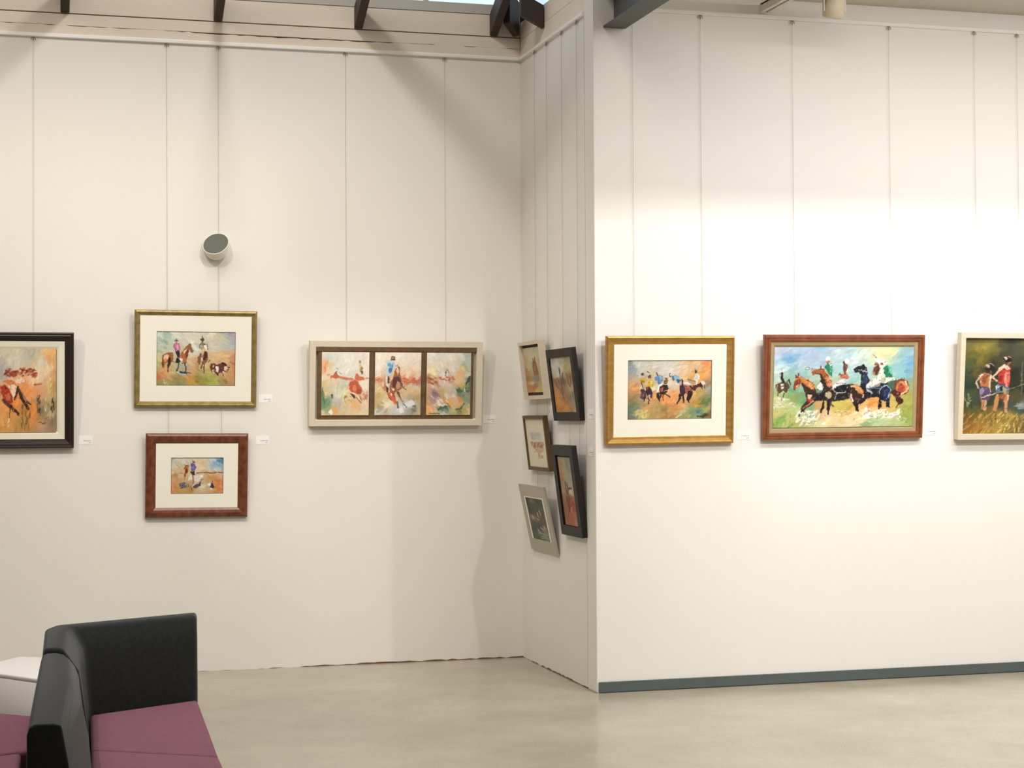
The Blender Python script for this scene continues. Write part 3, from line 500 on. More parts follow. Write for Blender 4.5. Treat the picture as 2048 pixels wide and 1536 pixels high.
# triptych
ART['trip_a'] = dict(rect=(80, 60, 1145, 1480), dab=.07, n=520, n2=350, jit=.06, ang=-1.2, warp=.08, fw=.01, bg=[
 (120,100,'E4DEC8'),(200,150,'D4DCD0'),(400,180,'DDE0D4'),(600,120,'ECE6D8'),(1000,150,'F0E4D8'),(700,350,'E8E6DC'),(500,300,'E6E6D8'),(150,350,'E9A468'),(150,480,'EBB080'),(230,420,'EEDCB0'),(380,430,'E2E2D4'),(600,480,'E4E6DC'),(1050,450,'F0E0D4'),(150,620,'F0DCC8'),(300,680,'ECCCAE'),
 (150,780,'D9BE86'),(300,800,'D8CCAA'),(450,850,'D4CDB0'),(600,800,'C8C4AC'),(500,760,'D0CCB8'),(700,1000,'E8C08C'),(400,1000,'DCDAC0'),(550,950,'E8E0B8'),(200,950,'D6BE8E'),(110,1000,'5A7E54'),(120,1150,'4E7E56'),(150,1250,'5E8A62'),(230,1180,'6A8E62'),(350,1100,'BEBEC0'),(420,1200,'BCB4AC'),(600,1150,'DAC8A0'),(700,1250,'E0B880'),(850,1250,'E6B070'),(120,1400,'D8C8A0'),(380,1370,'DDA860'),(500,1350,'C8B88C'),(700,1380,'DECCA0'),(1000,1380,'DCCCA0'),(1050,1200,'E4CCA8'),(950,1100,'D8B896')],
 ops=[('l','E88C50',34,[150,350,155,500]),
 ('l','CB6A48',55,[300,620,420,600,520,630,640,660,760,670]),('p','C4583A',[300,620,370,530,410,500,440,570,480,620,400,660]),('l','DD9478',26,[640,690,800,680,1130,650]),('l','9A6A54',14,[200,570,260,560]),('e','8C8C78',425,430,18,16),('l','8A7A60',14,[470,520,520,550]),('l','8A4A34',20,[370,560,405,505]),
 ('p','D0603C',[820,640,860,520,900,560,930,600,1020,610,1040,680,900,700,840,680]),('l','D9C88C',40,[935,320,950,400]),('p','9A8848',[930,440,970,370,1010,420,990,500,940,500]),('e','8A7464',930,275,26,30),('p','3E2418',[950,490,1010,500,1010,560,970,560]),('l','C87A5A',12,[1060,640,1140,630]),
 ('p','C24A28',[690,790,730,720,800,690,880,700,940,800,1000,900,980,1000,880,1000,760,960,700,900]),('p','DE7A5C',[770,800,840,780,860,900,820,960,780,920]),('p','A83A22',[880,880,980,900,960,1010,880,1000]),('l','EBA07C',16,[690,900,660,830,700,740]),('p','F4DCCC',[740,940,850,990,800,1000]),('p','3E1C16',[710,970,820,1010,850,1060,820,1110,780,1070]),
 ('p','F2E4D0',[930,740,1010,690,1120,710,1120,900,1060,960,990,880]),('l','6A3424',14,[850,1080,980,1200]),('l','5A3028',18,[940,1040,980,1140]),('p','C28A80',[1030,1010,1110,1000,1120,1130,1060,1120]),('p','EED0BC',[880,1020,940,1080,920,1120,870,1060]),('d','C8705A',10,1000,960,1120,1140,40,12,-1.2),
 ('l','3A4048',34,[310,1020,325,1085]),('p','F4F2EC',[235,1390,300,1340,335,1400,320,1470,270,1440]),('e','8A7430',620,1060,40,30),('d','A89040',8,580,1040,780,1190,36,14,.8),('l','3E6A44',26,[100,860,120,1060,150,1200]),('l','EEE8B4',22,[400,820,390,960]),('l','F2E8B8',18,[190,960,170,1090])])
ART['trip_b'] = dict(rect=(95, 62, 1140, 1475), dab=.07, n=520, n2=300, jit=.05, ang=-.9, warp=.06, fw=.008, bg=[
 (150,100,'F4EED8'),(150,400,'F6EDE0'),(600,100,'F4ECDC'),(800,250,'F2E8DA'),(1050,150,'F4E8D8'),(1050,400,'F4E2CC'),(800,450,'F0E0C4'),(800,560,'F0D4B0'),(1050,580,'F0D8BC'),(150,590,'F0E2C8'),
 (120,640,'D8A080'),(200,680,'D0805C'),(120,740,'D8A484'),(800,640,'D8845C'),(1000,680,'CC6C48'),(850,720,'D07A54'),(1080,650,'CE7A5C'),(1080,740,'A88064'),
 (150,850,'E4CC9C'),(250,950,'DCBC80'),(150,1050,'C4A868'),(300,1080,'D4BC84'),(900,830,'D9D2B4'),(1050,850,'DCCCAA'),(900,930,'DDB478'),(1050,960,'D8B484'),(800,950,'DCBE8C'),(900,1080,'B0A080'),(1050,1080,'B4945E'),(620,1050,'C8A880'),(300,1200,'E8D8A8'),(150,1220,'B89C64'),(380,1240,'EEE6C8'),(200,1350,'C8C4B8'),(130,1420,'D0CCC0'),(350,1400,'C8B090'),(550,1400,'BCC0BC'),(700,1350,'DCDEDC'),(850,1200,'C4C6BC'),(950,1250,'D4DAD6'),(1000,1350,'7A7E70'),(1080,1250,'B8AA84'),(1080,1420,'C4B48C'),(850,1430,'A8A498')],
 ops=[('d','C8603C',22,730,630,1100,760,40,16,0),('d','C8603C',8,90,640,260,720,36,14,0),
 ('p','B9784E',[250,760,320,680,350,800,400,900,400,960,300,910,255,840]),('p','E8C4A0',[250,760,300,700,300,830,260,840]),
 ('p','8C4A2C',[450,700,520,560,560,420,620,380,660,460,660,560,700,680,720,780,700,880,620,930,540,960,480,930,430,860]),('p','4A241C',[520,620,620,600,680,700,640,800,560,860,490,840,500,700]),('p','F0C4B4',[580,400,630,400,640,520,600,580,570,480]),('p','9E5C2C',[520,480,560,450,600,540,560,600,520,580]),('p','EBC09C',[460,640,520,480,550,440,520,560,480,680,440,700]),('l','5A3A28',12,[560,380,590,340,640,400,655,470]),('l','3A241C',14,[690,720,730,850,800,900]),('l','4A2C20',10,[720,850,770,820]),('p','C48A68',[600,700,660,740,680,830,600,900,570,820]),('p','3A2028',[340,800,400,840,400,960,360,960]),
 ('p','F4E4D8',[470,850,540,890,530,930,470,910]),('p','A84A34',[430,870,480,860,500,930,560,960,540,1010,440,960]),
 ('p','C85A30',[380,960,460,960,560,1100,600,1190,580,1240,480,1160,400,1040]),('p','8A3C20',[360,960,400,1000,500,1150,440,1120]),('p','F2DCCC',[460,970,490,980,480,1040,455,1020]),('p','6E3018',[580,950,640,930,670,1010,710,1120,680,1110,620,1020]),('l','F0DCC4',12,[680,1010,715,1095]),('l','8C3A20',30,[490,960,560,1100]),('l','E8A870',26,[500,1160,560,1260]),('l','5A5650',40,[610,1180,630,1300]),('l','7A7468',24,[640,1050,740,1180]),
 ('p','B8D4DE',[340,260,400,230,450,250,530,280,580,330,540,400,480,480,440,600,330,580,330,440,350,340]),('p','2E6AA4',[400,430,440,400,490,420,470,490,430,530,400,480]),('p','5E9CC0',[360,300,440,300,500,360,460,400,380,370]),('p','E4F0EE',[350,290,370,320,340,420,335,380]),('l','3E6A80',14,[500,290,480,400]),('e','5A4630',500,195,52,55),('e','C0A888',490,190,20,24),('l','3A2C20',20,[450,220,550,225]),('p','F2F0E8',[540,280,580,300,590,350,560,340]),
 ('l','231C20',40,[400,620,405,740]),('l','F0F0EC',24,[360,610,350,720]),('p','DCE0E0',[350,740,400,790,390,850,350,820]),
 ('p','E0E6E4',[760,1220,940,1120,1010,1220,900,1290,820,1300]),('p','F0F4F2',[640,1380,720,1310,770,1400,680,1440]),('l','6E7468',30,[740,1220,820,1290]),('l','5E5E48',30,[960,1270,1020,1260,1010,1300]),('l','707468',40,[940,1340,1030,1390]),('e','F2ECDC',775,1280,26,18),('d','9C9C90',14,100,1300,400,1440,40,16,-.5),('d','B8A070',14,100,1180,300,1330,50,16,.4)])
ART['trip_c'] = dict(rect=(75, 70, 1085, 1450), dab=.08, n=520, n2=350, jit=.07, ang=.7, warp=.09, fw=.01, bg=[
 (120,120,'F0E8DC'),(350,160,'E0DCD0'),(600,150,'E8E2D4'),(850,130,'E0DACC'),(1000,120,'A0ACA0'),(1040,250,'B4BEB8'),(900,220,'D0D6C8'),(300,400,'E8E2CC'),(150,450,'F4DEB4'),(700,400,'E2DED4'),(950,380,'A8AC84'),(900,450,'E0C488'),(850,540,'E8AC78'),(1020,500,'CCD0C0'),(650,530,'E8D4C0'),(450,560,'E4DCD0'),(250,580,'F4DCB0'),
 (100,640,'B07850'),(250,680,'A45A38'),(150,730,'D49878'),(650,640,'C07858'),(850,650,'E4BC98'),(950,700,'DCB48C'),(880,780,'CDAC5C'),(1040,700,'4E6650'),(1050,850,'5E7A5C'),(450,780,'E6D6C4'),(200,800,'E8D2C4'),(650,800,'DECCB8'),(150,900,'C89A70'),(250,950,'9A7A78'),(300,1050,'88706C'),(400,950,'C09C68'),(550,1000,'DCC8B0'),(690,950,'BCB09C'),(110,1120,'E49668'),(200,1130,'A88E80'),(350,1170,'F0DCC4'),(480,1060,'BC9864'),(600,1180,'E8A048'),(850,1130,'E0A068'),(850,900,'4E6440'),(950,1050,'7A8A6C'),(1020,1100,'7E8A70'),(730,1150,'E8D4B0'),(120,1350,'F0AC68'),(250,1300,'E4BC88'),(450,1310,'4A6A54'),(550,1280,'466450'),(450,1400,'D0D4BC'),(700,1300,'DCC890'),(850,1330,'6A7444'),(950,1300,'A49858'),(1020,1400,'DCC48C'),(1040,1250,'D2BC80'),(750,1400,'B4B078')],
 ops=[('d','9E4A2C',18,80,620,320,760,40,16,.3),('d','C05A3C',16,330,610,740,700,40,15,0),('l','5A4A48',22,[520,450,500,580]),('l','6A5E60',20,[550,440,580,510]),('p','F0E0DC',[520,540,560,500,550,600]),('l','8A7A70',8,[565,400,560,440]),('p','2C4030',[1030,600,1085,570,1080,700,1030,720,980,800,960,760]),('d','3E5A40',14,780,850,1080,940,45,16,0),('l','2E5A48',50,[350,1330,430,1290,520,1260]),('l','3E5A3C',22,[120,1410,380,1420]),('l','3E4E2C',26,[760,1330,880,1300,950,1190]),('l','D8DCC0',22,[950,860,960,940]),('p','E8A44E',[570,1130,640,1110,650,1200,580,1230]),('p','DE8850',[820,1080,890,1070,880,1180,820,1200]),('d','F4E4D0',12,330,1120,560,1240,45,18,.8),('d','E8D8CC',10,500,960,760,1080,50,20,.8),('d','7A6470',9,220,920,340,1060,45,16,.9),('l','F4E2D4',16,[170,1020,250,1090])])
# herd at gallop seen past the left border, dark frame (right part copied from what can be seen)
ART['gallop'] = dict(rect=(-1250, 120, 940, 1475), dab=.03, n=1500, n2=800, jit=.07, ang=-1.1, warp=.035, fw=.003, bg=[
 (50,180,'CFC8B0'),(250,200,'CFC9B2'),(500,180,'B4B09C'),(400,300,'C2C0AC'),(150,330,'D9D3BC'),(650,250,'CFC4A4'),(850,180,'E8B878'),(830,280,'E8A468'),(900,300,'D8B078'),(700,350,'E0DCC8'),(780,450,'E8CCA8'),(900,500,'C49860'),(20,450,'B4A8A8'),(300,400,'D8CCB0'),
 (600,480,'E8D0B0'),(700,600,'EEDCC0'),(550,600,'E8C49C'),(800,650,'E8A880'),(500,650,'EAC8A0'),(420,700,'E89858'),(500,800,'F09A58'),(350,800,'E89050'),(620,850,'E0A070'),(720,780,'D8A080'),(800,700,'DCC484'),(850,900,'C8B480'),(900,750,'B48C54'),(700,1000,'A89070'),(800,1100,'A4946C'),(900,1000,'8C7848'),(650,1100,'84705C'),(250,950,'E8904C'),(230,1100,'E08848'),(50,1050,'E8A058'),(50,1250,'E8A45C'),(200,1250,'DC9850'),(380,1150,'B08048'),(380,1300,'A88850'),(500,1150,'E88C44'),(520,1300,'E89450'),(600,1250,'B88458'),(700,1350,'C0A078'),(840,1320,'7A6464'),(700,1250,'A08864'),(900,1350,'AC945C'),(100,1400,'D09858'),(450,1440,'B48C50'),(700,1440,'B4947C'),(-400,250,'B8C4C8'),(-900,250,'D0C8B0'),(-500,800,'E8A468'),(-1000,800,'C89858'),(-500,1300,'C89050'),(-1000,1300,'A89050')],
 ops=[('d','A04A30',36,30,440,580,570,45,18,-.3),('d','7A3018',20,40,460,480,560,40,14,-.2),('d','E8B898',10,200,440,480,560,30,12,.4),('l','B05A2C',26,[560,705,670,695]),
 ('p','D87C40',[0,650,60,620,180,640,240,730,230,800,160,860,100,700]),('p','F4D8B8',[80,730,170,690,250,740,220,830,200,920,150,880,120,780]),('p','A83420',[-60,740,30,700,100,780,150,860,150,940,180,980,100,1010,0,960]),('p','C86A50',[20,860,110,830,130,950,60,960]),('l','3A2016',36,[255,740,230,850,200,940]),('l','3A2016',52,[265,780,330,930,440,1090]),('p','8A7468',[300,830,340,840,480,1020,440,1010]),('l','5A2818',20,[420,980,485,1025]),('l','5C3428',60,[0,960,130,1060,180,1120]),('l','3A1E16',44,[130,1060,200,1110,270,1180]),('l','6A4A20',18,[120,1090,105,1230]),('p','F0D0B4',[190,630,330,590,400,640,320,680,220,680]),('l','C8A070',14,[280,1180,330,1300]),
 ('d','4A3A2C',14,600,900,660,1150,55,10,-1.5),('d','C8B888',18,720,900,900,1250,60,11,-1.5),('d','3A2C1C',8,860,950,900,1150,50,9,-1.5),('d','E08C40',14,480,950,600,1400,60,14,-1.5),('d','7C5C28',16,320,1050,480,1400,60,12,-1.4),('d','B09050',18,0,1100,320,1420,60,12,-1.5),('d','D8CC80',8,780,600,850,850,60,12,-1.5),('l','4A3420',10,[620,1320,660,1310,700,1335,760,1325]),('l','F0D8A0',20,[95,1260,80,1380]),
 ('p','6A3A28',[-700,600,-500,520,-200,560,-60,700,-60,900,-300,950,-600,900]),('l','4A281C',50,[-600,880,-700,1150]),('l','4A281C',50,[-200,900,-100,1150])])
# two boys at the creek, box frame
ART['boys'] = dict(rect=(60, 75, 1760, 1455), dab=.03, n=1200, n2=700, jit=.07, ang=-1.3, warp=.04, fw=.003, bg=[
 (130,130,'6E6A3E'),(250,160,'7E7638'),(330,130,'8C8450'),(270,230,'A08C3C'),(180,300,'5E5E30'),(370,260,'6A6838'),(450,160,'4A4A38'),(560,130,'3A4038'),(480,300,'42402E'),(220,420,'80742E'),(130,450,'4A5232'),(300,400,'5E5628'),(110,600,'2C3A2E'),(180,600,'5E5428'),(160,750,'2A362C'),(100,900,'3E4A34'),(150,1000,'38443A'),(350,600,'2A2C22'),(380,450,'34342A'),(600,250,'4A4C3E'),(650,400,'3E4034'),(600,600,'26281E'),(700,600,'34382E'),(800,550,'2A2C22'),(750,750,'2C2E26'),(620,800,'2A2E28'),(850,700,'3A3E30'),(740,150,'74684A'),(850,130,'5A5440'),(820,280,'A08440'),(850,400,'86744A'),(680,230,'4E4C36'),
 (620,930,'54482A'),(750,930,'4E4A34'),(850,920,'5C5236'),(600,1000,'3E4A42'),(750,1050,'7E8A86'),(850,1060,'8E9896'),(700,1120,'3A4642'),(860,1180,'3A443E'),(300,1000,'2A2E26'),(450,1000,'2E3228'),(200,1100,'5A542C'),(350,1130,'6E5E2C'),(100,1200,'6A5224'),(250,1220,'8A7034'),(450,1200,'9A803E'),(600,1220,'9C8440'),(100,1350,'8A5E28'),(250,1350,'A27C38'),(450,1350,'A4883E'),(650,1300,'8E7A40'),(800,1300,'5A5030'),(800,1400,'3E3826'),(650,1420,'6E5A30'),
 (1200,200,'4A4A34'),(1600,200,'6A643C'),(1200,600,'34382E'),(1600,600,'2E342C'),(1200,1000,'5E6A66'),(1600,1050,'4A5650'),(1200,1300,'5A5430'),(1600,1350,'7A6834')],
 ops=[('p','A98C48',[720,270,790,220,850,190,1000,200,1000,420,850,500,820,420,770,370]),('p','7A6038',[850,260,1000,280,1000,380,880,330]),('l','B09A5C',16,[850,480,850,560]),('l','5E6252',30,[850,520,850,880]),('l','565A48',16,[685,420,690,880]),('l','3E4234',14,[760,620,755,860]),('l','62645A',12,[1100,300,1110,880]),('l','4A4E42',18,[1400,300,1390,880]),
 ('p','2A221A',[270,480,310,440,360,450,385,490,380,560,330,560,280,530]),('l','A89C88',10,[275,485,300,455,340,445,375,480]),('p','C2B4A0',[290,460,330,460,330,500,300,505]),('l','6A4632',24,[345,550,350,580]),
 ('p','B4714A',[225,610,270,570,350,600,360,640,350,700,340,780,240,770,225,700]),('p','8A5034',[260,600,310,600,300,720,270,730]),('p','F0D8BC',[215,620,250,590,270,600,230,650]),('l','C8A48C',22,[225,630,192,710,215,790]),('l','D8B494',20,[350,620,335,720,345,850]),('p','F0DCC8',[335,600,360,610,355,660,335,650]),
 ('p','5A4668',[225,800,260,780,340,790,350,900,340,970,240,970,230,880]),('p','8E7CA0',[225,810,270,790,280,860,240,900]),('l','B0764E',30,[265,970,270,1090]),('l','C89A70',28,[300,975,295,1100]),
 ('p','221A16',[470,370,510,340,560,350,570,400,550,420,500,430]),('p','C4B8A8',[480,350,520,345,520,390,500,395]),('l','9A6242',24,[545,430,530,460]),('l','C8A890',9,[530,345,560,360]),
 ('p','B83A34',[440,500,500,460,560,500,555,600,560,700,550,760,430,720,430,610]),('p','E06A5C',[500,580,550,560,555,720,520,700]),('p','8E2420',[440,620,480,620,470,700,430,700]),('p','F0C8B4',[430,510,490,450,530,470,555,520,520,540,480,510,440,560]),('l','E4B49C',22,[440,530,370,640,415,690]),('l','E88A7C',26,[515,580,500,660,530,790]),
 ('p','4E6E8C',[400,770,430,735,480,750,550,790,550,870,520,880,470,860,405,860]),('p','DCE6EC',[405,770,430,740,460,760,430,800,410,830]),('p','1E2A34',[450,770,480,770,480,840,450,830]),('p','B89C60',[480,770,520,800,510,870,490,850]),
 ('l','C08858',44,[430,900,405,1110]),('l','B8764E',50,[520,880,520,980]),('l','CC8E68',36,[520,980,525,1130]),('p','8A5232',[440,880,520,880,500,960,440,940]),('p','E8BC98',[530,880,550,900,550,980,535,960]),
 ('l','C9B8A0',14,[255,930,400,870]),('l','8C8468',9,[400,870,600,790,880,650,1250,480]),
 ('d','B4954A',70,60,1170,760,1440,50,8,-1.1),('d','7A5E2A',40,60,1150,760,1440,50,8,-1.1),('d','D0B464',24,420,1150,680,1420,45,7,-1.1),('d','8E9A98',16,660,1020,1000,1090,60,8,0),('d','8A8A5A',10,70,860,130,1060,40,8,-1.4)])
# side wall, upper left small box frame
ART['track'] = dict(rect=(70, 215, 560, 1355), dab=.09, n=300, n2=200, jit=.05, ang=-1.4, warp=.08, fw=.012, bg=[
 (120,260,'D6C6A4'),(250,280,'CFCBB0'),(400,250,'BFBFA4'),(500,260,'D2C4A4'),(120,500,'C8A882'),(250,450,'CCC6A6'),(420,450,'CABF98'),(500,550,'B9AC84'),(200,700,'C2BC96'),(450,700,'BFAE86'),(110,800,'B88E62'),(250,850,'B4A07A'),(500,850,'BCAA80'),(110,1000,'A87C50'),(200,1000,'A88C64'),(500,1000,'B0A076'),(110,1200,'C88654'),(200,1130,'D0AE84'),(300,1200,'9C7A50'),(450,1150,'B4A468'),(450,1250,'C2AC70'),(200,1330,'C49456'),(350,1330,'C8B894'),(520,1330,'CAAC70')],
 ops=[('p','94664C',[280,700,290,600,330,560,370,560,400,620,410,780,430,900,400,940,300,920,290,800]),('l','6A4A38',26,[320,500,325,600]),('l','6A4A38',22,[370,480,372,620]),('p','A87058',[310,700,360,680,380,800,320,820]),('p','8A8480',[260,960,340,920,430,930,440,1050,380,1100,290,1060]),('l','7A5A44',20,[400,700,420,900]),('d','B07A4C',8,130,1150,260,1280,50,18,.5),('p','DCC49C',[190,1080,290,1100,260,1150,210,1140])])
ART['trees'] = dict(rect=(108, 230, 580, 1340), dab=.09, n=300, n2=220, jit=.06, ang=-1.4, warp=.08, fw=.012, bg=[
 (150,300,'B4B0AC'),(250,300,'C4C8BC'),(350,280,'B0B4A0'),(470,290,'9C9C78'),(200,420,'C2C8C0'),(330,450,'CCCCBC'),(430,430,'A8A068'),(500,450,'B4AA84'),(180,560,'B8B898'),(260,560,'D0CEC0'),(400,560,'A8986C'),(160,700,'8E6E50'),(250,720,'8A6A52'),(350,720,'7E6048'),(450,700,'A08864'),(500,640,'8A6E4C'),(150,850,'BC8A5C'),(200,950,'CE8A52'),(300,900,'8C6E4E'),(400,880,'A88C64'),(480,850,'B8A07C'),(200,1100,'D08E54'),(300,1050,'A87A50'),(420,1050,'907A54'),(500,1000,'7A7664'),(220,1250,'B87838'),(330,1220,'C89058'),(420,1220,'A87C4C'),(520,1200,'A0906C'),(220,1310,'D8A060'),(350,1320,'CC9C60'),(530,1300,'C2A888')],
 ops=[('l','54545C',26,[288,450,295,620]),('l','7A8098',24,[290,560,298,640]),('l','5A5460',22,[300,640,305,860]),('l','3E3428',20,[350,550,335,660]),('l','6A4434',24,[345,640,350,760]),('l','6A5434',16,[170,700,190,800,240,850]),('l','6E5236',16,[430,560,450,700,480,820,510,760,505,600]),('l','6A5038',14,[185,660,235,650,250,740]),('l','5E4A38',14,[270,860,330,1060]),('l','7A5C40',12,[380,700,370,900]),('e','8A9098',500,1040,22,30)])
ART['sketch'] = dict(rect=(145, 155, 645, 1385), dab=.09, n=200, n2=80, jit=.015, ang=0, warp=.02, fw=.01, bg=[(170,200,'E0D6C0'),(600,200,'E0D6C2'),(200,1300,'DED6BC'),(600,1350,'DAD4B8'),(400,400,'DED4BE')],
 ops=[('p','B9BAAE',[255,500,510,500,515,700,260,680]),('d','C8C8BC',14,260,500,520,690,70,18,0),('p','D8CCC0',[260,680,540,690,540,720,250,710]),('p','BE9E7C',[230,740,560,730,580,800,540,880,480,920,330,930,260,870,230,820]),('p','C8A88C',[300,870,560,880,540,980,400,1020,340,960]),('d','96785C',12,240,740,560,880,50,18,-1),('d','D4AE94',12,330,880,560,1000,50,18,-.8),('p','CE9080',[390,1030,460,1010,480,1140,430,1160,390,1110]),('p','C29C84',[480,1060,525,1080,510,1150,470,1140]),('d','D8B4A4',5,380,1000,530,1150,40,16,-1)])
ART['red_walk'] = dict(rect=(90, 215, 395, 1300), dab=.1, n=300, n2=220, jit=.06, ang=-1.4, warp=.1, fw=.014, bg=[
 (110,250,'9E8A74'),(150,300,'A87E5C'),(220,260,'A89C84'),(300,270,'8C8A7C'),(130,450,'B08058'),(220,450,'A49C78'),(260,520,'A8A47C'),(320,400,'8C8C80'),(130,600,'9C7A5C'),(330,560,'9A9C90'),(190,640,'A88468'),(300,640,'AC9C88'),(130,750,'A8866C'),(330,780,'C4B094'),(150,850,'9A7050'),(320,850,'A8583C'),(160,1000,'8E5E3E'),(240,900,'7A4E3C'),(330,1000,'A85A3C'),(250,1100,'9A5A48'),(350,1150,'A8684C'),(180,1150,'985A40'),(280,1220,'A05C44'),(370,1250,'B88068')],
 ops=[('l','4A3A3C',22,[205,600,210,740,220,800]),('l','4E3A3A',22,[250,620,262,720,250,800]),('p','A878A0',[215,640,245,650,240,720,220,720]),('p','5E5A64',[190,740,270,730,270,800,210,820]),('l','4A2C24',26,[275,710,345,700]),('p','D8C4A4',[280,740,345,730,345,790,290,790]),('l','5E3428',24,[200,840,230,1080]),('l','5A3428',18,[260,820,240,1060]),('l','C89070',14,[285,1000,285,1100]),('d','8A3E2C',10,260,860,380,1060,45,14,-1.3),('l','5E6068',16,[305,310,310,360])])
ART['night'] = dict(rect=(150, 300, 615, 1245), dab=.09, n=300, n2=220, jit=.07, ang=.2, warp=.08, fw=.012, bg=[
 (180,330,'4A4A34'),(300,340,'6E6C50'),(450,360,'4A4630'),(250,450,'4C4E3C'),(420,460,'4A5440'),(500,500,'5A5648'),(250,600,'4E4638'),(300,650,'645446'),(450,600,'54483C'),(260,720,'8E8878'),(400,720,'6A5E50'),(500,750,'64544A'),(300,850,'54504A'),(450,850,'625648'),(530,850,'6A5E54'),(280,950,'44503E'),(380,930,'4C4440'),(500,950,'8A8878'),(330,1050,'5E6A58'),(450,1050,'6E7466'),(560,1050,'807C6C'),(350,1180,'48503E'),(480,1150,'747868'),(580,1200,'5A5C4C')],
 ops=[('l','C8AC8E',24,[400,610,405,700]),('l','C0B8A0',26,[460,560,485,650]),('l','B0AC98',26,[240,690,250,760]),('l','A8A090',26,[350,740,400,760]),('l','88604C',20,[430,680,440,760]),('l','A8A898',26,[320,970,380,1040]),('l','B4B4A4',26,[410,930,480,960]),('l','C4C0AE',22,[490,880,540,930]),('l','98A090',20,[330,1040,560,1070]),('l','A8A494',8,[370,350,372,390]),('l','8E8C6E',20,[280,360,300,380]),('d','8C9484',16,340,1030,600,1180,60,12,.2),('p','34362A',[155,310,200,420,230,600,210,660,160,400])])

# ------------------------------------------------------------------ framed pictures
def sweep(name, w, h, prof, m, parent, y=0):
    """mitred frame, outer size w x h, profile of (inset, y) points, closed"""
    bm = bmesh.new(); rings = []
    for ins, yy in prof:
        a, b = w/2-ins, h/2-ins
        rings.append([bm.verts.new(p) for p in ((-a, yy+y, b), (a, yy+y, b), (a, yy+y, -b), (-a, yy+y, -b))])
    n = len(rings)
    for k in range(n):
        A, B = rings[k], rings[(k+1) % n]
        for i in range(4): bm.faces.new((A[i], A[(i+1) % 4], B[(i+1) % 4], B[i]))
    return link(name, bm, m, parent)
def fit(tl, tr, br, bl, ax, base, t, lean):
    """frame front face corners (photo pixels) -> centre, basis and size of the real leaning rectangle"""
    if ax == 1:
        P = [on(*tl, 1, base-t-lean), on(*tr, 1, base-t-lean), on(*br, 1, base-t), on(*bl, 1, base-t)]
    else:
        P = [on(*tl, 0, base-t-lean), on(*tr, 0, base-t-lean), on(*br, 0, base-t), on(*bl, 0, base-t)]
        yf = (P[0].y+P[3].y)/2; yn = (P[1].y+P[2].y)/2
    c = sum(P, Vector())/4; u = ((P[1]-P[0])+(P[2]-P[3])).normalized(); v = ((P[0]-P[3])+(P[1]-P[2]))
    v = (v-u*v.dot(u)).normalized(); w = ((P[1]-P[0]).length+(P[2]-P[3]).length)/2; h = ((P[0]-P[3]).length+(P[1]-P[2]).length)/2
    n = u.cross(v)                    # points out of the wall when u=right, v=up
    return c, u, v, n, w, h
def place(name, fr, thick):
    c, u, v, n, w, h = fr
    o = empty(name); y = -n           # local +Y goes into the wall
    o.matrix_world = Matrix([[u.x, y.x, v.x, c.x], [u.y, y.y, v.y, c.y], [u.z, y.z, v.z, c.z], [0, 0, 0, 1]])
    return o
HUNG = {}
def picture(key, label, corners, ax, base, t, lean, wpx, frame_ins, frame_prof, frame_m, window, art, res, liner=None, mount='mount', box_depth=0, extra=None, name='framed_painting'):
    """window = (l, t, r, b) insets of the painting in photo px; frame_prof in fractions of the frame width / metres deep"""
    fr = fit(*corners, ax, base, t, lean); c, u, v, n, w, h = fr
    s = w/wpx; o = place(name, fr, t); tag(o, label, 'picture')
    fwid = frame_ins*s
    sweep('frame', w, h, [(a*fwid, d) for a, d in frame_prof], frame_m, o)
    inner_y = box_depth
    l, tp, r, b = [q*s for q in window]
    pw, ph = w-l-r, h-tp-b; ox, oz = (l-r)/2, (b-tp)/2
    # mount board with a bevelled opening
    if mount:
        bm = bmesh.new(); a0, b0 = w/2-fwid*.7, h/2-fwid*.7; y0 = inner_y+.008
        for (x0_, x1_, z0_, z1_) in ((-a0, a0, oz+ph/2, b0), (-a0, a0, -b0, oz-ph/2), (-a0, ox-pw/2, oz-ph/2, oz+ph/2), (ox+pw/2, a0, oz-ph/2, oz+ph/2)):
            box(bm, x0_, x1_, y0, y0+.0025, z0_, z1_)
        link('mount', bm, mount, o)
        bm = bmesh.new(); e = .0022
        for (x0_, x1_, z0_, z1_) in ((-pw/2, pw/2, ph/2-e, ph/2), (-pw/2, pw/2, -ph/2, -ph/2+e), (-pw/2, -pw/2+e, -ph/2+e, ph/2-e), (pw/2-e, pw/2, -ph/2+e, ph/2-e)):
            box(bm, x0_+ox, x1_+ox, y0+.0026, y0+.0045, z0_+oz, z1_+oz)
        link('mount_edge', bm, 'gap', o)
        py = y0+.005
    else: py = inner_y+.010
    if liner:
        li, lm, ly = liner
        lw = li*s; a, b_ = w-2*(fwid-.002), h-2*(fwid-.002)
        sweep('liner', a, b_, [(0, ly+.014), (0, ly), (lw*.75, ly+.003), (lw+.002, ly+.008), (lw+.002, ly+.016)], lm, o)
    canvas_mesh('canvas', raster(ART[art], *res, seed=hash(art) % 1 + len(art)*7), pw, ph, .004, o, (ox, py, oz))
    bm = bmesh.new(); box(bm, -w/2+fwid*.5, w/2-fwid*.5, min(t-.006, py+.006), min(t-.006, py+.006)+.003, -h/2+fwid*.5, h/2-fwid*.5); link('backing', bm, 'backing', o)
    HUNG[key] = (o, fr, t)
    return o
def flatprof(t, lip=.3): return [(0, 0.002), (.08, 0), (.9, 0), (1, .003), (1, .012), (.7, t-.002), (0, t-.002)]

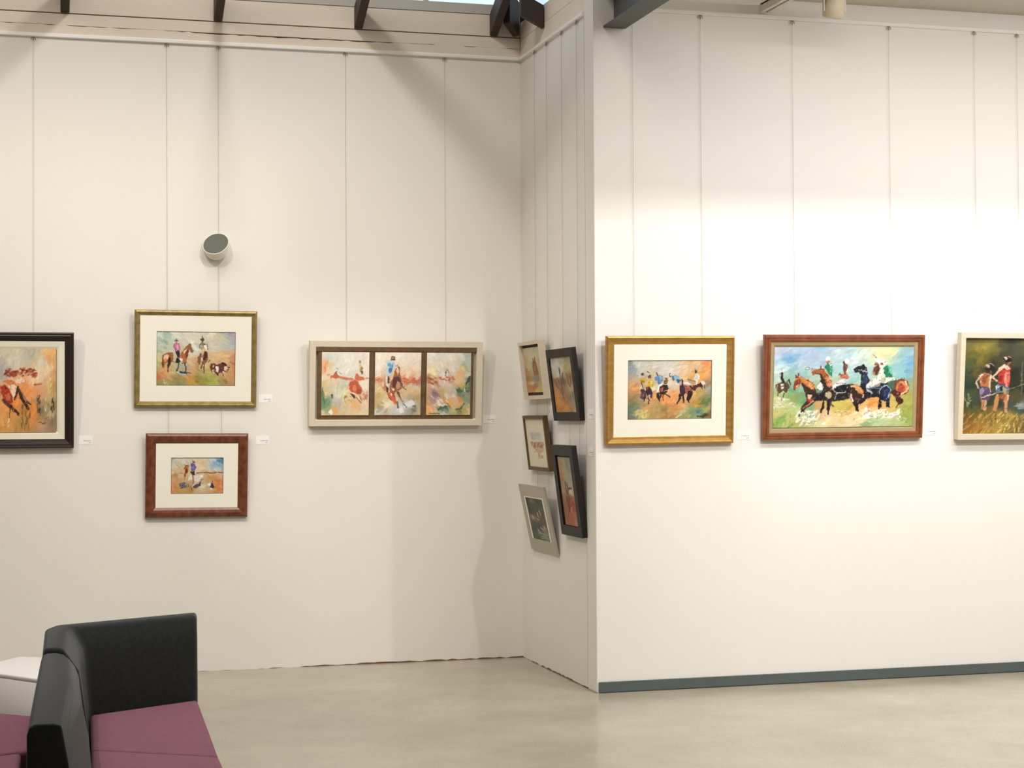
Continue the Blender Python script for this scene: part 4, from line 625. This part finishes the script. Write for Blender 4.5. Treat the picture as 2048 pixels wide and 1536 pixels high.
picture('A', 'dark brown framed painting of a horse on orange ground, cut by the left edge',
 ((-172, 663.2), (146.5, 664.8), (149, 896), (-172, 898.5)), 1, Y1, .035, .045, 318, 19.5,
 [(0, 0), (.12, -.004), (.3, -.001), (.38, -.003), (.45, -.002), (.6, .006), (.95, .012), (1, .016), (1, .024), (.8, .033), (0, .033)], 'black_wood', (35, 34, 36, 33), 'gallop', (400, 250), liner=(15, 'cream_liner', .008), mount=None)
picture('B', 'antique gold frame with cream mount around two riders and a dog, above the red-brown frame',
 ((268.4, 618.6), (514.4, 623), (513.2, 814), (269, 814)), 1, Y1, .03, .04, 245, 12,
 [(0, .006), (.1, 0), (.35, -.004), (.5, -.002), (.62, .004), (.9, .007), (1, .010), (1, .020), (.6, .028), (0, .028)], 'antique_gold', (44, 43, 43.5, 43), 'drovers', (280, 190))
picture('C', 'lone rider painting in a thick glossy red-brown frame, below the antique gold one',
 ((291.2, 867), (496.9, 867.2), (494.9, 1034), (291, 1036.6)), 1, Y1, .03, .028, 205, 20.8,
 [(0, .008), (.08, .001), (.25, -.005), (.5, -.006), (.75, -.001), (.93, .006), (1, .009), (1, .020), (.8, .028), (0, .028)], 'red_wood', (50.6, 49, 49.5, 48.5), 'lone', (200, 135))

# triptych: box frame, umber surround, three panels
fr = fit((619.5, 681.5), (965.7, 684.4), (963.4, 850.3), (619, 852.6), 1, Y1, .055, .05)
c, u, v, n, w, h = fr; s = w/345.0
tri = place('framed_painting', fr, .055); tag(tri, 'wide cream box frame holding three panels of a rider in a blue shirt', 'picture'); HUNG['D'] = (tri, fr, .055)
sweep('frame', w, h, [(0, 0), (11*s, 0), (12*s, .004), (14*s, .030), (14*s, .052), (0, .052)], 'cream_box', tri)
bx('recess_board', -w/2+13*s, w/2-13*s, .031, .034, -h/2+9*s, h/2-9*s, 'cream_box', tri)
bm = bmesh.new(); X = lambda p: (p-619.5-172.7)*s; Z = lambda p: (767-p)*s
box(bm, X(630.8), X(955.5), .004, .030, Z(704.2), Z(690.8))      # header
box(bm, X(636.0), X(946.8), .008, .030, Z(840.5), Z(704.6))      # body
link('surround', bm, 'umber', tri)
for art, a0, a1, lab in (('trip_a', 643.1, 736.4, 'left panel with a red calf in dust'), ('trip_b', 748, 840, 'middle panel with a rider in a blue shirt on a galloping horse'), ('trip_c', 851.6, 941, 'right panel with a far rider above loose brush strokes')):
    pw, ph = (a1-a0)*s, (829-705.8)*s
    q = canvas_mesh('panel', raster(ART[art], 140, 184, seed=len(art)+ord(art[-1])), pw, ph, .006, tri, ((X(a0)+X(a1))/2, .0015, (Z(705.8)+Z(829))/2)); q['label'] = lab
for e0, e1 in ((737.8, 739.6), (744.8, 746.6), (841.2, 843.0), (848.6, 850.2)):
    bm = bmesh.new(); box(bm, X(e0), X(e1), .0055, .0085, Z(833), Z(705)); link('moulding', bm, 'umber', tri)

picture('J', 'satin gold frame with cream mount around five riders, first picture on the right wall',
 ((1214.5, 672), (1471.3, 672), (1466.2, 885.8), (1210.3, 891)), 1, Y2, .03, .045, 256.5, 17,
 [(0, .004), (.06, -.002), (.2, -.006), (.35, .001), (.6, .004), (.85, .006), (1, .010), (1, .020), (.7, .028), (0, .028)], 'gold', (43.5, 45.5, 45, 47), 'riders', (300, 225))
picture('K', 'brown moulded frame around polo players on four horses, in the middle of the right wall',
 ((1531, 669.6), (1852.3, 669.6), (1843.7, 875.8), (1524.3, 880.8)), 1, Y2, .032, .055, 320, 13.2,
 [(0, .004), (.06, -.001), (.4, -.003), (.5, .003), (.6, 0), (.9, .002), (1, .006), (1, .02), (.7, .03), (0, .03)], 'brown_wood', (20.5, 22.5, 21, 22), 'polo', (420, 245), liner=(8.5, 'taupe', .007), mount=None)
fr_boys = ((1925.8, 665.2), (2256, 668.0), (2246, 876.5), (1912.8, 879.6))
picture('L', 'pale box frame around two boys by a dark creek, cut by the right edge',
 fr_boys, 1, Y2, .05, .06, 332, 9.6,
 [(0, 0), (.94, 0), (1, .002), (1, .03), (.6, .048), (0, .048)], 'cream_box', (12, 4.8+4, 12, 4.6+4), 'boys', (380, 300), mount=None, box_depth=.012)
HUNG['L'][0].children[0]
side = dict(E=((1043.4, 684.7), (1086, 682), (1090, 799), (1048.5, 798)), F=((1098.8, 701.6), (1153.5, 693.6), (1160.5, 841.3), (1107.9, 842.4)),
 G=((1053.5, 831.5), (1095, 832), (1099.5, 943.4), (1057.6, 939.3)), H=((1112.3, 890.2), (1152.9, 892.8), (1165.3, 1077.7), (1123.6, 1067.3)), I=((1043, 967.6), (1091.5, 975.1), (1114.7, 1111.4), (1062.7, 1097.2)))
def side_picture(key, label, yf, yn, zt, zb, t, off, rot, fi, prof, m, ins, art, res, mount=None, box_depth=0, liner=None):
    """hangs on the side wall: far and near end, top and bottom height, front-face distance at the bottom, extra at the top"""
    P = [Vector((XS-off, yf, zt)), Vector((XS-off, yn, zt)), Vector((XS-t, yn, zb)), Vector((XS-t, yf, zb))]
    cen = sum(P, Vector())/4; u = (P[1]-P[0]).normalized(); v = (P[0]-P[3]).normalized(); n = u.cross(v)
    w = yf-yn; h = (P[0]-P[3]).length; o = place('framed_painting', (cen, u, v, n, w, h), t); tag(o, label, 'picture')
    fw_ = fi; d = t-.002
    sweep('frame', w, h, [(a*fw_, b if b >= 0 else d) for a, b in prof], m, o)
    l, tp, r, b = ins; pw, ph = w-l-r, h-tp-b; ox, oz = (l-r)/2, (b-tp)/2; py = box_depth+.006
    if mount:
        bm = bmesh.new(); a0, b0 = w/2-fw_*.7, h/2-fw_*.7
        for (x0_, x1_, z0_, z1_) in ((-a0, a0, oz+ph/2, b0), (-a0, a0, -b0, oz-ph/2), (-a0, ox-pw/2, oz-ph/2, oz+ph/2), (ox+pw/2, a0, oz-ph/2, oz+ph/2)):
            box(bm, x0_, x1_, py-.003, py-.0008, z0_, z1_)
        link('mount', bm, mount, o)
    canvas_mesh('canvas', raster(ART[art], *res, seed=len(art)*5), pw, ph, .004, o, (ox, py, oz))
    bm = bmesh.new(); box(bm, -w/2+fw_*.5, w/2-fw_*.5, py+.005, py+.007, -h/2+fw_*.5, h/2-fw_*.5); link('backing', bm, 'backing' if not box_depth else 'gap', o)
    HUNG[key] = (o, (cen, u, v, n, w, h), t)
    return o
BOXP = [(0, 0), (1, 0), (1, .012), (1, -1), (0, -1)]
side_picture('E', 'small cream box frame at the top of the side wall, nearest the corner', 10.838, 10.369, 2.058, 1.692, .045, .058+.03, 0, .022, BOXP, 'cream_box', (.030, .040, .030, .042), 'track', (70, 140), box_depth=.014)
side_picture('F', 'black frame around pale trees, upper of the two black frames on the side wall', 10.23, 9.702, 1.988, 1.556, .030, .083, 0, .052, BOXP, 'blackfr', (.052, .048, .052, .040), 'trees', (80, 160), box_depth=.002)
side_picture('G', 'thin brown frame around a pale watercolour sketch, under the small cream box frame', 10.793, 10.326, 1.587, 1.2405, .032, .072, 0, .022, BOXP, 'brownfr', (.022, .020, .022, .018), 'sketch', (90, 140), box_depth=.003)
side_picture('H', 'black frame around a red landscape, lower of the two black frames on the side wall', 10.064, 9.655, 1.410, .8735, .035, .103, 0, .060, BOXP, 'blackfr', (.085, .070, .085, .062), 'red_walk', (60, 160), box_depth=.002)
side_picture('I', 'pale grey frame around a dark picture with white rim, tilted lowest on the side wall', 10.779, 10.208, 1.150, .732, .018, .106, 0, .075, [(0, 0), (1, 0), (1, .006), (1, .012), (0, .012)], 'greyfr', (.095, .082, .10, .062), 'night', (80, 130), mount='card', box_depth=-.002)

# ------------------------------------------------------------------ hanging wires
def wire(p, q, label, out, group=None):
    bm = bmesh.new(); p, q = Vector(p), Vector(q)
    root = empty('hanging_wire', p); tag(root, label, 'wire', group)
    tube(bm, (0, 0, 0), q-p, .0011, 6); link('strand', bm, 'wire', root)
    out = Vector(out); a = out.cross(Vector((0, 0, 1)))
    bm = bmesh.new()
    for s in (-1, 1):
        tube(bm, Vector((0, 0, .012))-out*.004, a*s*.012+Vector((0, 0, .004)), .002, 6)
        tube(bm, a*s*.012+Vector((0, 0, .004)), a*s*.013+Vector((0, 0, -.008)), .002, 6)
    tube(bm, (0, 0, .012), (0, 0, -.012), .003, 8)
    link('hook', bm, 'hook', root)
    return root
def top_of(key, x=None, y=None):
    o, (c, u, v, n, w, h), t = HUNG[key]; k = ((x-c.x)/u.x) if x is not None else ((y-c.y)/u.y)
    q = c+u*k+v*(h/2-.07)
    if x is not None: q.y = (Y2 if key in 'JKL' else Y1)-.010; q.x = x
    else: q.x = XS-.010; q.y = y
    return q
for px, py, key, lab in ((66.5, 78, 'A', 'thin wire holding the large dark brown frame at the left edge'), (333.5, 92, 'B', 'thin wire at the left end of the antique gold frame'), (436.5, 98, 'B', 'thin wire passing behind the round vent to the antique gold frame'), (691, 112, 'D', 'thin wire at the left end of the cream three-panel frame'), (889, 124, 'D', 'thin wire at the right end of the cream three-panel frame')):
    p = on(px, py, 1, Y1-.012); x = p.x; q = top_of(key, x=x); wire((x, Y1-.010, 3.918), q, lab, (0, -1, 0))
for i, (px, nm) in enumerate(((337.5, 'left'), (443.5, 'right'))):
    p = on(px, 840, 1, Y1-.02); q = top_of('C', x=p.x); c, u, v, n, w, h = HUNG['B'][1]; s = c+u*((p.x-c.x)/u.x)-v*(h/2-.03); s.y = Y1-.010; s.x = p.x; q.x = p.x
    bm = bmesh.new(); tube(bm, (0, 0, 0), q-s, .0011, 6); o = link('hanging_wire', bm, 'wire', loc=s)
    tag(o, 'short wire between the gold frame and the red-brown one, %s of the pair' % nm, 'wire')
for px, key, lab in ((1265, 'J', 'thin wire at the left end of the satin gold frame'), (1401, 'J', 'thin wire at the right end of the satin gold frame'), (1585, 'K', 'thin wire at the left end of the brown polo frame'), (1778, 'K', 'thin wire at the right end of the brown polo frame'), (1948.5, 'L', 'thin wire at the left end of the pale box frame'), (2034, 'L', 'thin wire nearest the right edge of the view')):
    x = on(px, 60, 1, Y2-.012).x; q = top_of(key, x=x); wire((x, Y2-.010, 3.917), q, lab, (0, -1, 0))
for y, key, lab in ((10.689, 'E', 'far wire of the small cream box frame, nearest the corner'), (10.42, 'E', 'near wire of the small cream box frame'), (10.10, 'F', 'far wire of the upper black frame on the side wall'), (9.80, 'F', 'near wire of the upper black frame, next to the wall end')):
    q = top_of(key, y=y); wire((XS-.010, y, 3.916), q, lab, (-1, 0, 0))
def link_wire(k1, k2, y, lab):
    c, u, v, n, w, h = HUNG[k1][1]; s = c+u*((y-c.y)/u.y)-v*(h/2-.03); s.x = XS-.008; s.y = y; q = top_of(k2, y=y)
    bm = bmesh.new(); tube(bm, (0, 0, 0), q-s, .0011, 6); tag(link('hanging_wire', bm, 'wire', loc=s), lab, 'wire')
link_wire('E', 'G', 10.66, 'short far wire from the cream box frame to the thin brown frame')
link_wire('E', 'G', 10.44, 'short near wire from the cream box frame to the thin brown frame')
link_wire('G', 'I', 10.66, 'short far wire from the thin brown frame to the pale grey one')
link_wire('G', 'I', 10.42, 'short near wire from the thin brown frame to the pale grey one')
link_wire('F', 'H', 9.98, 'short far wire between the two black frames')
link_wire('F', 'H', 9.78, 'short near wire between the two black frames')

# ------------------------------------------------------------------ wall labels
def label_card(x, y, ax, base, lab, w=.085, h=.055, seed=0):
    p = on(x, y, ax, base); r = random.Random(seed)
    o = empty('wall_label', p); tag(o, lab, 'label')
    if ax == 0: o.rotation_euler = (0, 0, -math.pi/2)
    bx('card', -w/2, w/2, -.0012, 0, -h/2, h/2, 'card', o)
    bm = bmesh.new(); xx = -w/2+.030
    while xx < w/2-.008:
        q = r.uniform(.002, .005); box(bm, xx, xx+q, -.0016, -.0012, -.007, -.0035+r.choice((0, .0012))); xx += q+r.choice((.0012, .0012, .003))
    xx = w/2-.024
    for k in range(4): box(bm, xx, xx+.0028, -.0016, -.0012, -.019, -.0145); xx += .0042
    link('text', bm, 'ink', o)
for i, (x, y, ax, base, lab) in enumerate(((171, 880, 1, Y1, 'small white label right of the large dark brown frame'), (531, 797, 1, Y1, 'small white label beside the lower right of the antique gold frame'),
 (525, 880, 1, Y1, 'small white label beside the upper right of the red-brown frame'), (979, 838, 1, Y1, 'small white label right of the cream three-panel frame'),
 (1487, 870, 1, Y2, 'small white label right of the satin gold frame'), (1861, 861, 1, Y2, 'small white label right of the brown polo frame'))):
    label_card(x, y, ax, base, lab, seed=i)
label_card(1181.5, 828, 0, XS-.0045, 'small white label beside the upper black frame at the wall end', w=.10, seed=8)
label_card(1182, 903, 0, XS-.0045, 'small white label beside the lower black frame at the wall end', w=.10, seed=9)

# ------------------------------------------------------------------ modular sofa
def prism(name, pts, z0, z1, m, parent, bev=.02, seg=3, smooth=True):
    bm = bmesh.new(); loft(bm, [[(x, y, z) for x, y in pts] for z in (z0, z1)])
    bmesh.ops.recalc_face_normals(bm, faces=bm.faces[:])
    bmesh.ops.bevel(bm, geom=bm.edges[:], offset=bev, segments=seg, profile=.6, affect='EDGES')
    o = link(name, bm, m, parent)
    if smooth:
        for p in o.data.polygons: p.use_smooth = True
        o.data.set_sharp_from_angle(angle=math.radians(50))
    return o
def loftobj(name, rings, m, parent, bev=.02, seg=3):
    bm = bmesh.new(); loft(bm, rings); bmesh.ops.recalc_face_normals(bm, faces=bm.faces[:])
    es = [e for e in bm.edges if e.calc_face_angle(0) > math.radians(35)]
    bmesh.ops.bevel(bm, geom=es, offset=bev, segments=seg, profile=.6, affect='EDGES')
    o = link(name, bm, m, parent)
    for p in o.data.polygons: p.use_smooth = True
    o.data.set_sharp_from_angle(angle=math.radians(60))
    return o
def inset(pts, d):
    c = Vector((sum(p[0] for p in pts)/len(pts), sum(p[1] for p in pts)/len(pts)))
    return [tuple(c+(Vector(p)-c)*(1-d/(Vector(p)-c).length)) for p in pts]
def Z3(pts, z): return [(x, y, z) for x, y in pts]

m1 = empty('sofa_module', (.35, 6.7, 0)); m1['label'] = 'plum wedge seat with tall charcoal end panel, far right part of the sofa'; m1['category'] = 'sofa'
def par(o, root): o.parent = root; o.matrix_parent_inverse = root.matrix_world.inverted() if False else Matrix.Translation(-root.location); return o
seat1 = [(.237, 7.040), (.675, 7.285), (.632, 6.050), (.215, 6.300)]
par(prism('seat', seat1, .10, .43, 'plum', None, .018), m1)
par(prism('base', inset(seat1, .05), 0, .10, 'plinth', None, .004, 1), m1)
lo = [(.677, 7.300), (.235, 7.055), (.216, 6.98), (.212, 6.455), (.045, 6.455), (.056, 7.05), (.10, 7.175), (.69, 7.480)]
mi = [(.677, 7.315), (.215, 7.072), (.192, 6.99), (.178, 6.455), (.046, 6.455), (.057, 7.05), (.10, 7.175), (.69, 7.475)]
hi = [(.677, 7.350), (.165, 7.105), (.140, 7.02), (.120, 6.455), (.054, 6.455), (.066, 7.05), (.105, 7.168), (.69, 7.462)]
par(loftobj('backrest', [Z3(lo, .07), Z3(lo, .46), Z3(mi, .685), Z3(hi, .772)], 'charcoal', None, .022), m1)
m2 = empty('sofa_module', (.3, 5.5, 0)); m2['label'] = 'plum seat with sloping charcoal backrest, near right part of the sofa'; m2['category'] = 'sofa'
seat2 = [(.215, 6.290), (.632, 6.040), (.600, 4.80), (.160, 4.80)]
par(prism('seat', seat2, .10, .432, 'plum', None, .018), m2)
par(prism('base', inset(seat2, .05), 0, .10, 'plinth', None, .004, 1), m2)
def sec(y, a, b_, c_, d_, z=.755):   # backrest cross-section at depth y
    e = c_-b_
    return [(a, y, .07), (a, y, z-.03), (a+.006, y, z-.008), (a+.022, y, z), (b_-.018, y, z), (b_+.004, y, z-.006), (b_+e*.5, y, z-.026), (b_+e*.82, y, z-.050), (c_+.004, y, z-.085), ((c_*.6+d_*.4), y, .57), (d_, y, .45), (d_+.006, y, .07)]
par(loftobj('backrest', [sec(6.448, .045, .118, .172, .211), sec(5.7, .020, .115, .165, .198), sec(4.965, -.003, .086, .100, .150)], 'charcoal', None, .008), m2)
m3 = empty('sofa_module', (-.3, 6.8, 0)); m3['label'] = 'plum seat on the far left of the sofa beside the white block table'; m3['category'] = 'sofa'
seat3 = [(.036, 7.075), (-.62, 7.64), (-.62, 6.10), (.012, 6.360)]
par(prism('seat', seat3, .10, .43, 'plum', None, .018), m3)
par(prism('base', inset(seat3, .05), 0, .10, 'plinth', None, .004, 1), m3)
m4 = empty('sofa_module', (-.3, 5.6, 0)); m4['label'] = 'plum seat at the lower left corner, near left part of the sofa'; m4['category'] = 'sofa'
seat4 = [(-.022, 6.335), (-.62, 6.085), (-.66, 5.0), (-.06, 4.95)]
par(prism('seat', seat4, .10, .428, 'plum', None, .018), m4)
par(prism('base', inset(seat4, .05), 0, .10, 'plinth', None, .004, 1), m4)

# ------------------------------------------------------------------ white block table
tb = empty('block_table', (0, 8.3, 0)); tb['label'] = 'white block table standing behind the sofa at the left edge'; tb['category'] = 'table'
tp = [(-.265, 8.34), (-.035, 8.70), (.24, 8.53), (.19, 7.74)]
par(prism('table_top', tp, .43, .45, 'white_lam', None, .008, 3), tb)
par(prism('body', inset(tp, .001), .012, .4298, 'white_lam', None, .0005, 1), tb)
par(prism('plinth', inset(tp, .05), 0, .012, 'plinth', None, .002, 1), tb)

# ------------------------------------------------------------------ lighting track and spotlights under the low ceiling
p = on(1526, 24, 2, 3.955)
tr = empty('lighting_track', (p.x+.02, p.y, 3.955)); tag(tr, 'white lighting track under the low ceiling, its end showing at the top', 'light track')
bm = bmesh.new(); L = .9
for a0, a1, z0, z1 in ((-.034, -.008, 0, .048), (.008, .034, 0, .048), (-.034, .034, .040, .052)): box(bm, a0, a1, -L, 0, z0, z1)
link('channel', bm, 'track', tr)
bx('end_cap', -.035, .035, 0, .012, -.001, .053, 'track', tr)
bx('slot', -.008, .008, -L, -.03, .036, .040, 'gap', tr)
for yy in (-.1, -.8): bx('bracket', -.006, .006, yy, yy+.02, .052, .0945, 'track', tr)
def spotlight(x, y, z, r, label, m):
    o = empty('spotlight', (x, y, z)); tag(o, label, 'spotlight')
    bm = bmesh.new(); a = Vector((0, .35, -.94)).normalized()
    n = 28; b = a.orthogonal().normalized(); c2 = a.cross(b)
    prof = [(0, -.09), (r*.55, -.09), (r*.85, -.06), (r, -.01), (r, .045), (r*.9, .05), (r*.86, .03), (0, .03)]
    vs = [[bm.verts.new(a*h_+(b*math.cos(2*math.pi*i/n)+c2*math.sin(2*math.pi*i/n))*max(q, 1e-4)) for q, h_ in prof] for i in range(n)]
    for i in range(n):
        for k in range(len(prof)-1): bm.faces.new((vs[i][k], vs[i][k+1], vs[(i+1) % n][k+1], vs[(i+1) % n][k]))
    bmesh.ops.remove_doubles(bm, verts=bm.verts, dist=.0005)
    link('head', bm, m, o, True)
    bm = bmesh.new(); tube(bm, (0, -.01, .05), (0, -.01, 4.048-z), .007, 10); box(bm, -r-.006, -r-.001, -.012, .012, -.02, .06); box(bm, r+.001, r+.006, -.012, .012, -.02, .06); box(bm, -r-.006, r+.006, -.012, .012, .06, .066)
    link('stem', bm, 'track', o)
    bm = bmesh.new(); tube(bm, (0, 0, 4.030-z), (0, 0, 4.048-z), .035, 20); link('ceiling_rose', bm, 'track', o)
p = on(1668, 0, 2, 3.95); spotlight(p.x, p.y, 3.90, .062, 'cream spotlight hanging under the low ceiling, its round bottom just showing', 'lampcream')
bpy.context.view_layer.update()
